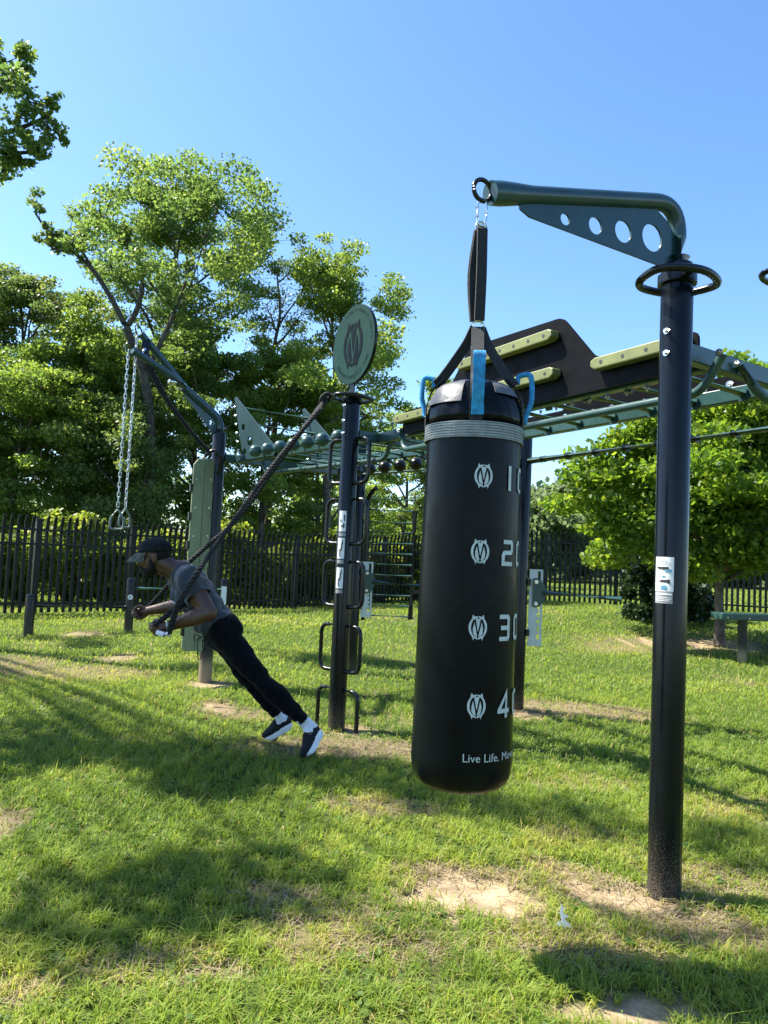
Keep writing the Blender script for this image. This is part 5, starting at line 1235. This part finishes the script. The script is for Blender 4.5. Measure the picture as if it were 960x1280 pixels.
# legs under the clothes, down to the ankles and feet
for s in ('n_', 'f_'):
    b.cap(J[s+'hip'], J[s+'knee'], .070, .042); b.cap(J[s+'knee'], J[s+'ank'], .040, .031); b.cap(J[s+'ank'], J[s+'ball'], .036, .03)
me = remeshed(b, .0052, 3); body_m = link_mesh('body', me, M['skin'], man, sharp=0)
# eyes
for s in (1, -1):
    e_ = MB().ell(hp(.0815, s*.032, .006), .0125, nu=14, nv=10).build('eye', M['sock'], man); MB().ell(hp(.0905, s*.0325, .004), .0062, nu=10, nv=8).build('iris', M['hair'], e_)
# beard and short hair
h = MB(); h.ell(hp(.040, 0, -.082), (.060, .062, .044), HX); h.ell(hp(.070, 0, -.105), (.036, .040, .034), HX)
for s in (1, -1): h.cap(hp(.012, s*.064, -.020), hp(.020, s*.062, -.070), .014, .022); h.cap(hp(.098, s*.020, -.046), hp(.092, s*.030, -.072), .006, .010)
h.cap(hp(.102, .012, -.045), hp(.102, -.012, -.045), .006, .006)
link_mesh('beard', remeshed(h, .005, 2), M['hair'], man, sharp=0)
h = MB(); h.ell(hp(-.034, 0, .018), (.0835, .0775, .075), HX); link_mesh('hair', remeshed(h, .006, 1), M['hair'], man, sharp=0)
# cap: crown, brim, button
cU = (hU*.995+hF*.0).normalized()
vs = []; fs = []; nu, nv = 40, 12
c0 = hp(-.012, 0, .040); rx, ry, rzz = .112, .088, .098
for j in range(nv+1):
    p = math.pi/2*j/nv
    for i in range(nu):
        t = 2*math.pi*i/nu; seam = 1+.006*abs(math.cos(3*t))*math.cos(p)
        zc = math.sin(p)**.80 if j else 0; dz = .014*math.cos(t)*(1-j/nv)      # sits lower at the back
        vs.append(c0+hF*rx*math.cos(t)*math.cos(p)*seam+hL*ry*math.sin(t)*math.cos(p)*seam+hU*(rzz*zc+dz-.006))
for j in range(nv):
    for i in range(nu): k = (i+1) % nu; fs.append((j*nu+i, j*nu+k, (j+1)*nu+k, (j+1)*nu+i))
cap_o = MB().add(vs, fs).build('cap', M['cap'], man, sharp=0); sm = cap_o.modifiers.new('thick', 'SOLIDIFY'); sm.thickness = .004; sm.offset = 1
vs = []; fs = []; nb_, nr_ = 24, 7
for lay in (0, 1):
    for j in range(nr_+1):
        for i in range(nb_+1):
            t = R(-66+132*i/nb_); f = j/nr_; ext = .092*math.cos(t*1.18)**.75 if abs(t*1.18) < math.pi/2 else 0
            x = rx*math.cos(t)*.99+ext*f; y = ry*math.sin(t)*1.0*(1-.06*f); zz_ = .008-.034*(math.sin(t)**2)*(.3+.7*f)-.030*f*f-.004*lay+.014*math.cos(t)*(1-f)-.006*1
            vs.append(c0+hF*x+hL*y+hU*zz_)
q_ = (nb_+1)*(nr_+1)
for j in range(nr_):
    for i in range(nb_):
        a = j*(nb_+1)+i; fs.append((a, a+1, a+nb_+2, a+nb_+1)); fs.append((q_+a+1, q_+a, q_+a+nb_+1, q_+a+nb_+2))
for i in range(nb_): a = nr_*(nb_+1)+i; fs.append((a, a+1, q_+a+1, q_+a))
MB().add(vs, fs).build('brim', M['brim'], cap_o, sharp=50)
MB().ell(c0+hU*(rzz-.003), (.009, .009, .005), HX, 12, 8).build('button', M['cap'], cap_o)
# shirt
t = MB(); waist = J['pel']+sdv*.055; chest = J['sh']-sdv*.13
AX = (lat, frn, sdv)
t.ell(chest, (.205, .128, .18), AX); t.ell(J['sh']-sdv*.055, (.185, .105, .12), AX); t.ell(chest+frn*.030+sdv*.01, (.165, .115, .13), AX); t.ell(J['pel']+sdv*.20, (.172, .118, .17), AX); t.ell(J['pel']+sdv*.095+frn*.006, (.178, .124, .095), AX)
t.cap(neckb-sdv*.02, J['sh']-sdv*.05, .082, .11)
for s in ('n_', 'f_'):
    sh, el = J[s+'sh'], J[s+'el']; ua = el-sh
    t.cap(neckb-sdv*.035-frn*.02, sh, .062, .074); t.cap(sh, sh+ua*.52, .085, .080); t.cap(sh-sdv*.07, chest, .075, .10)
shm = remeshed(t, .0075, 5)
# trim neckline, sleeves and hem with planes, add folds, keep cloth thickness
bm = bmesh.new(); bm.from_mesh(shm); bpy.data.meshes.remove(shm)
def cut(co, no, only=None):
    geom = bm.verts[:]+bm.edges[:]+bm.faces[:]
    if only is not None:
        fset = [f for f in bm.faces if only(f.calc_center_median())]; geom = list({v for f in fset for v in f.verts})+list({e for f in fset for e in f.edges})+fset
    bmesh.ops.bisect_plane(bm, geom=geom, plane_co=co, plane_no=no, clear_outer=True)
cut(J["pel"]+sdv*.015, -sdv)
nd = (HC-neckb).normalized(); cut(neckb+sdv*.012, (nd*.8+sdv*.3).normalized(), lambda c: (c-neckb).length < .13)
for s in ('n_', 'f_'):
    sh, el = J[s+'sh'], J[s+'el']; ua = (el-sh); cut(sh+ua*.52, ua.normalized(), lambda c, sh=sh, ua=ua: (c-sh).dot(ua.normalized()) > ua.length*.30 and ((c-sh)-ua.normalized()*(c-sh).dot(ua.normalized())).length < .10)
bm.normal_update()
for v in bm.verts:
    u_ = (v.co-J['pel']).dot(sdv); l_ = (v.co-J['pel']).dot(lat); f_ = (v.co-J['pel']).dot(frn)
    v.co += v.normal*(.009*math.sin(u_*58+l_*21+3*math.sin(f_*19))*max(0, 1-u_/.42)+.0055*math.sin(u_*30-l_*44+f_*30)+.0045*math.sin(l_*70+u_*27+2*math.sin(f_*25)))
shm = bpy.data.meshes.new('shirt'); bm.to_mesh(shm); bm.free()
shirt = link_mesh('shirt', shm, M['shirt'], man, sharp=0); sm = shirt.modifiers.new('thick', 'SOLIDIFY'); sm.thickness = .004; sm.offset = 1
# small pale print across the chest
cp = J['sh']-sdv*.10+frn*.150+lat*.045
for k in range(6):
    MB().box(cp+lat*(-.05+.02*k)+frn*(.004-.0015*abs(k-2)), (.012, .006, .016), (lat, frn, sdv)).build('chest_print', M['print'], shirt, bevel=.002)
# trousers: hips, thighs, calves with folds, one surface
t = MB(); t.ell(J['pel']+sdv*.05, (.170, .116, .10), AX); t.ell(J['pel']-sdv*.03, (.182, .125, .11), AX)
for s in ('n_', 'f_'):
    hp_, kn_, an_k = J[s+'hip'], J[s+'knee'], J[s+'ank']; td = (kn_-hp_).normalized(); glut = -frn
    t.ell(hp_+glut*.045-td*.0, (.092, .092, .10), AX); t.cap(hp_, hp_+(kn_-hp_)*.5, .096, .081); t.cap(hp_+(kn_-hp_)*.45, kn_, .081, .061); t.cap(kn_, kn_+(an_k-kn_)*.35, .061, .058)
    cb_ = kn_+(an_k-kn_)*.30-frn*.016; t.ell(cb_, (.056, .058, .12), (lat, frn, (an_k-kn_).normalized())); t.cap(kn_+(an_k-kn_)*.3, kn_+(an_k-kn_)*.93, .057, .043)
trm = remeshed(t, .008, 5); bm = bmesh.new(); bm.from_mesh(trm); bpy.data.meshes.remove(trm)
for s in ('n_', 'f_'):
    d = (J[s+'ank']-J[s+'knee']).normalized(); c = J[s+'knee']+(J[s+'ank']-J[s+'knee'])*.90
    cut(c, d, lambda q, c=c: (q-c).length < .13)
cut(J['pel']+sdv*.095, sdv)
bm.normal_update()
for v in bm.verts:
    p = v.co; dk = min((p-J['n_knee']).length, (p-J['f_knee']).length); da = min((p-J['n_ank']).length, (p-J['f_ank']).length); w_ = .35+.9*max(0, 1-dk/.16)+1.1*max(0, 1-da/.2)
    v.co += v.normal*w_*(.0075*math.sin(p.z*62+p.x*28+2*math.sin(p.y*24))+.004*math.sin(p.z*33-p.x*80))
trm = bpy.data.meshes.new('trousers'); bm.to_mesh(trm); bm.free()
tro = link_mesh('trousers', trm, M['trouser'], man, sharp=0); sm = tro.modifiers.new('thick', 'SOLIDIFY'); sm.thickness = .004; sm.offset = 1
wf = J['pel']+sdv*.05+frn*.135
MB().tube(smooth_path([wf, wf+Vector((-.01, -.02, -.06)), wf+Vector((.005, -.02, -.16))], 4), .0035, 6).build('drawstring', M['web'], tro)
MB().tube(smooth_path([wf, wf+Vector((.025, -.03, -.03)), wf+Vector((.03, -.03, -.09)), wf+Vector((.02, -.03, -.15))], 4), .0035, 6).build('drawstring', M['web'], tro)
MB().tube(smooth_path([wf, wf+Vector((-.03, -.03, .01)), wf+Vector((-.025, -.03, -.03)), wf+Vector((.0, -.02, -.01)), wf+Vector((.03, -.03, .0)), wf+Vector((.03, -.03, -.03)), wf], 4), .0032, 6).build('drawstring', M['web'], tro)
# socks and shoes
for s, tilt in (('n_', 1), ('f_', -1)):
    an_k, ball, toe, heel, kn_ = J[s+'ank'], J[s+'ball'], J[s+'toe'], J[s+'heel'], J[s+'knee']
    sk = MB(); d = (kn_-an_k).normalized(); sk.cap(an_k+d*.075, an_k+d*.0, .041, .041); sk.cap(an_k, an_k.lerp(heel, .35), .041, .034); sk.cap(an_k+d*.0, an_k.lerp(ball, .28), .040, .036)
    link_mesh('sock', remeshed(sk, .006, 2), M['sock'], man, sharp=0)
    X_ = (toe-heel); fl = X_.length; X_.normalize(); nrm_ = (an_k-(heel+toe)/2); nrm_ -= X_*nrm_.dot(X_); nrm_.normalize(); Y_ = nrm_.cross(X_).normalized()
    sc_ = .285/fl if False else 1; L_ = fl
    u = MB(); o = heel
    f = lambda a, l, n_: o+X_*a*L_+Y_*l+nrm_*n_
    u.ell(f(.18, 0, .045), (.055, .037, .045), (X_, Y_, nrm_)); u.ell(f(.45, 0, .045), (.085, .042, .042), (X_, Y_, nrm_)); u.ell(f(.74, .0, .036), (.078, .046, .034), (X_, Y_, nrm_)); u.ell(f(.20, 0, .075), (.046, .036, .032), (X_, Y_, nrm_)); u.cap(f(.38, 0, .070), f(.62, 0, .052), .034, .030)
    shoe = link_mesh('shoe', remeshed(u, .0055, 3), M['shoe'], man, sharp=0)
    pr = []
    for k in range(40):
        t_ = 2*math.pi*k/40; a_ = .5-.52*math.cos(t_); wdt = .0435*abs(math.sin(t_))**.65*(1.02+.12*(a_-.5)-.20*math.exp(-((a_-.45)/.16)**2)); pr.append((a_*L_, wdt*(1 if math.sin(t_) >= 0 else -1)))
    so_ = MB(); vs = []; n_ = len(pr)
    for lay, (hgt, gr_) in enumerate(((-.016, .93), (-.010, 1.0), (.012, 1.03), (.020, .98))):
        for (a_, l_) in pr:
            cen = .5*L_; k_ = gr_; toeup = .018*max(0, (a_/L_-.78)/.22)**2+.006*max(0, (.12-a_/L_)/.12)**2; hh_ = hgt*(1.35 if a_/L_ < .4 and hgt > 0 else 1)
            vs.append(o+X_*(cen+(a_-cen)*k_)+Y_*l_*k_+nrm_*(hh_+toeup))
    fs = [tuple(range(n_-1, -1, -1)), tuple(3*n_+k for k in range(n_))]
    for lay in range(3):
        for k in range(n_): fs.append((lay*n_+k, lay*n_+(k+1) % n_, (lay+1)*n_+(k+1) % n_, (lay+1)*n_+k))
    so_.add(vs, fs).build('sole', M['sole'], shoe, sharp=50)
    for k in range(4):
        c_ = f(.40+.07*k, 0, .083-.008*k); MB().tube([c_-Y_*.022+nrm_*-.006, c_+nrm_*.012-Y_*0, c_+Y_*.022+nrm_*-.006], .003, 5).build('lace', M['web'], shoe)
# bracelet on the near wrist
d = (J['n_wr']-J['n_el']).normalized(); a_, b_ = basis(d); c_ = J['n_wr']-d*.012
MB().tube([c_+(a_*math.cos(2*math.pi*k/24)+b_*math.sin(2*math.pi*k/24))*.0335 for k in range(24)], .0045, 7, closed=True).build('bracelet', M['white'], man)
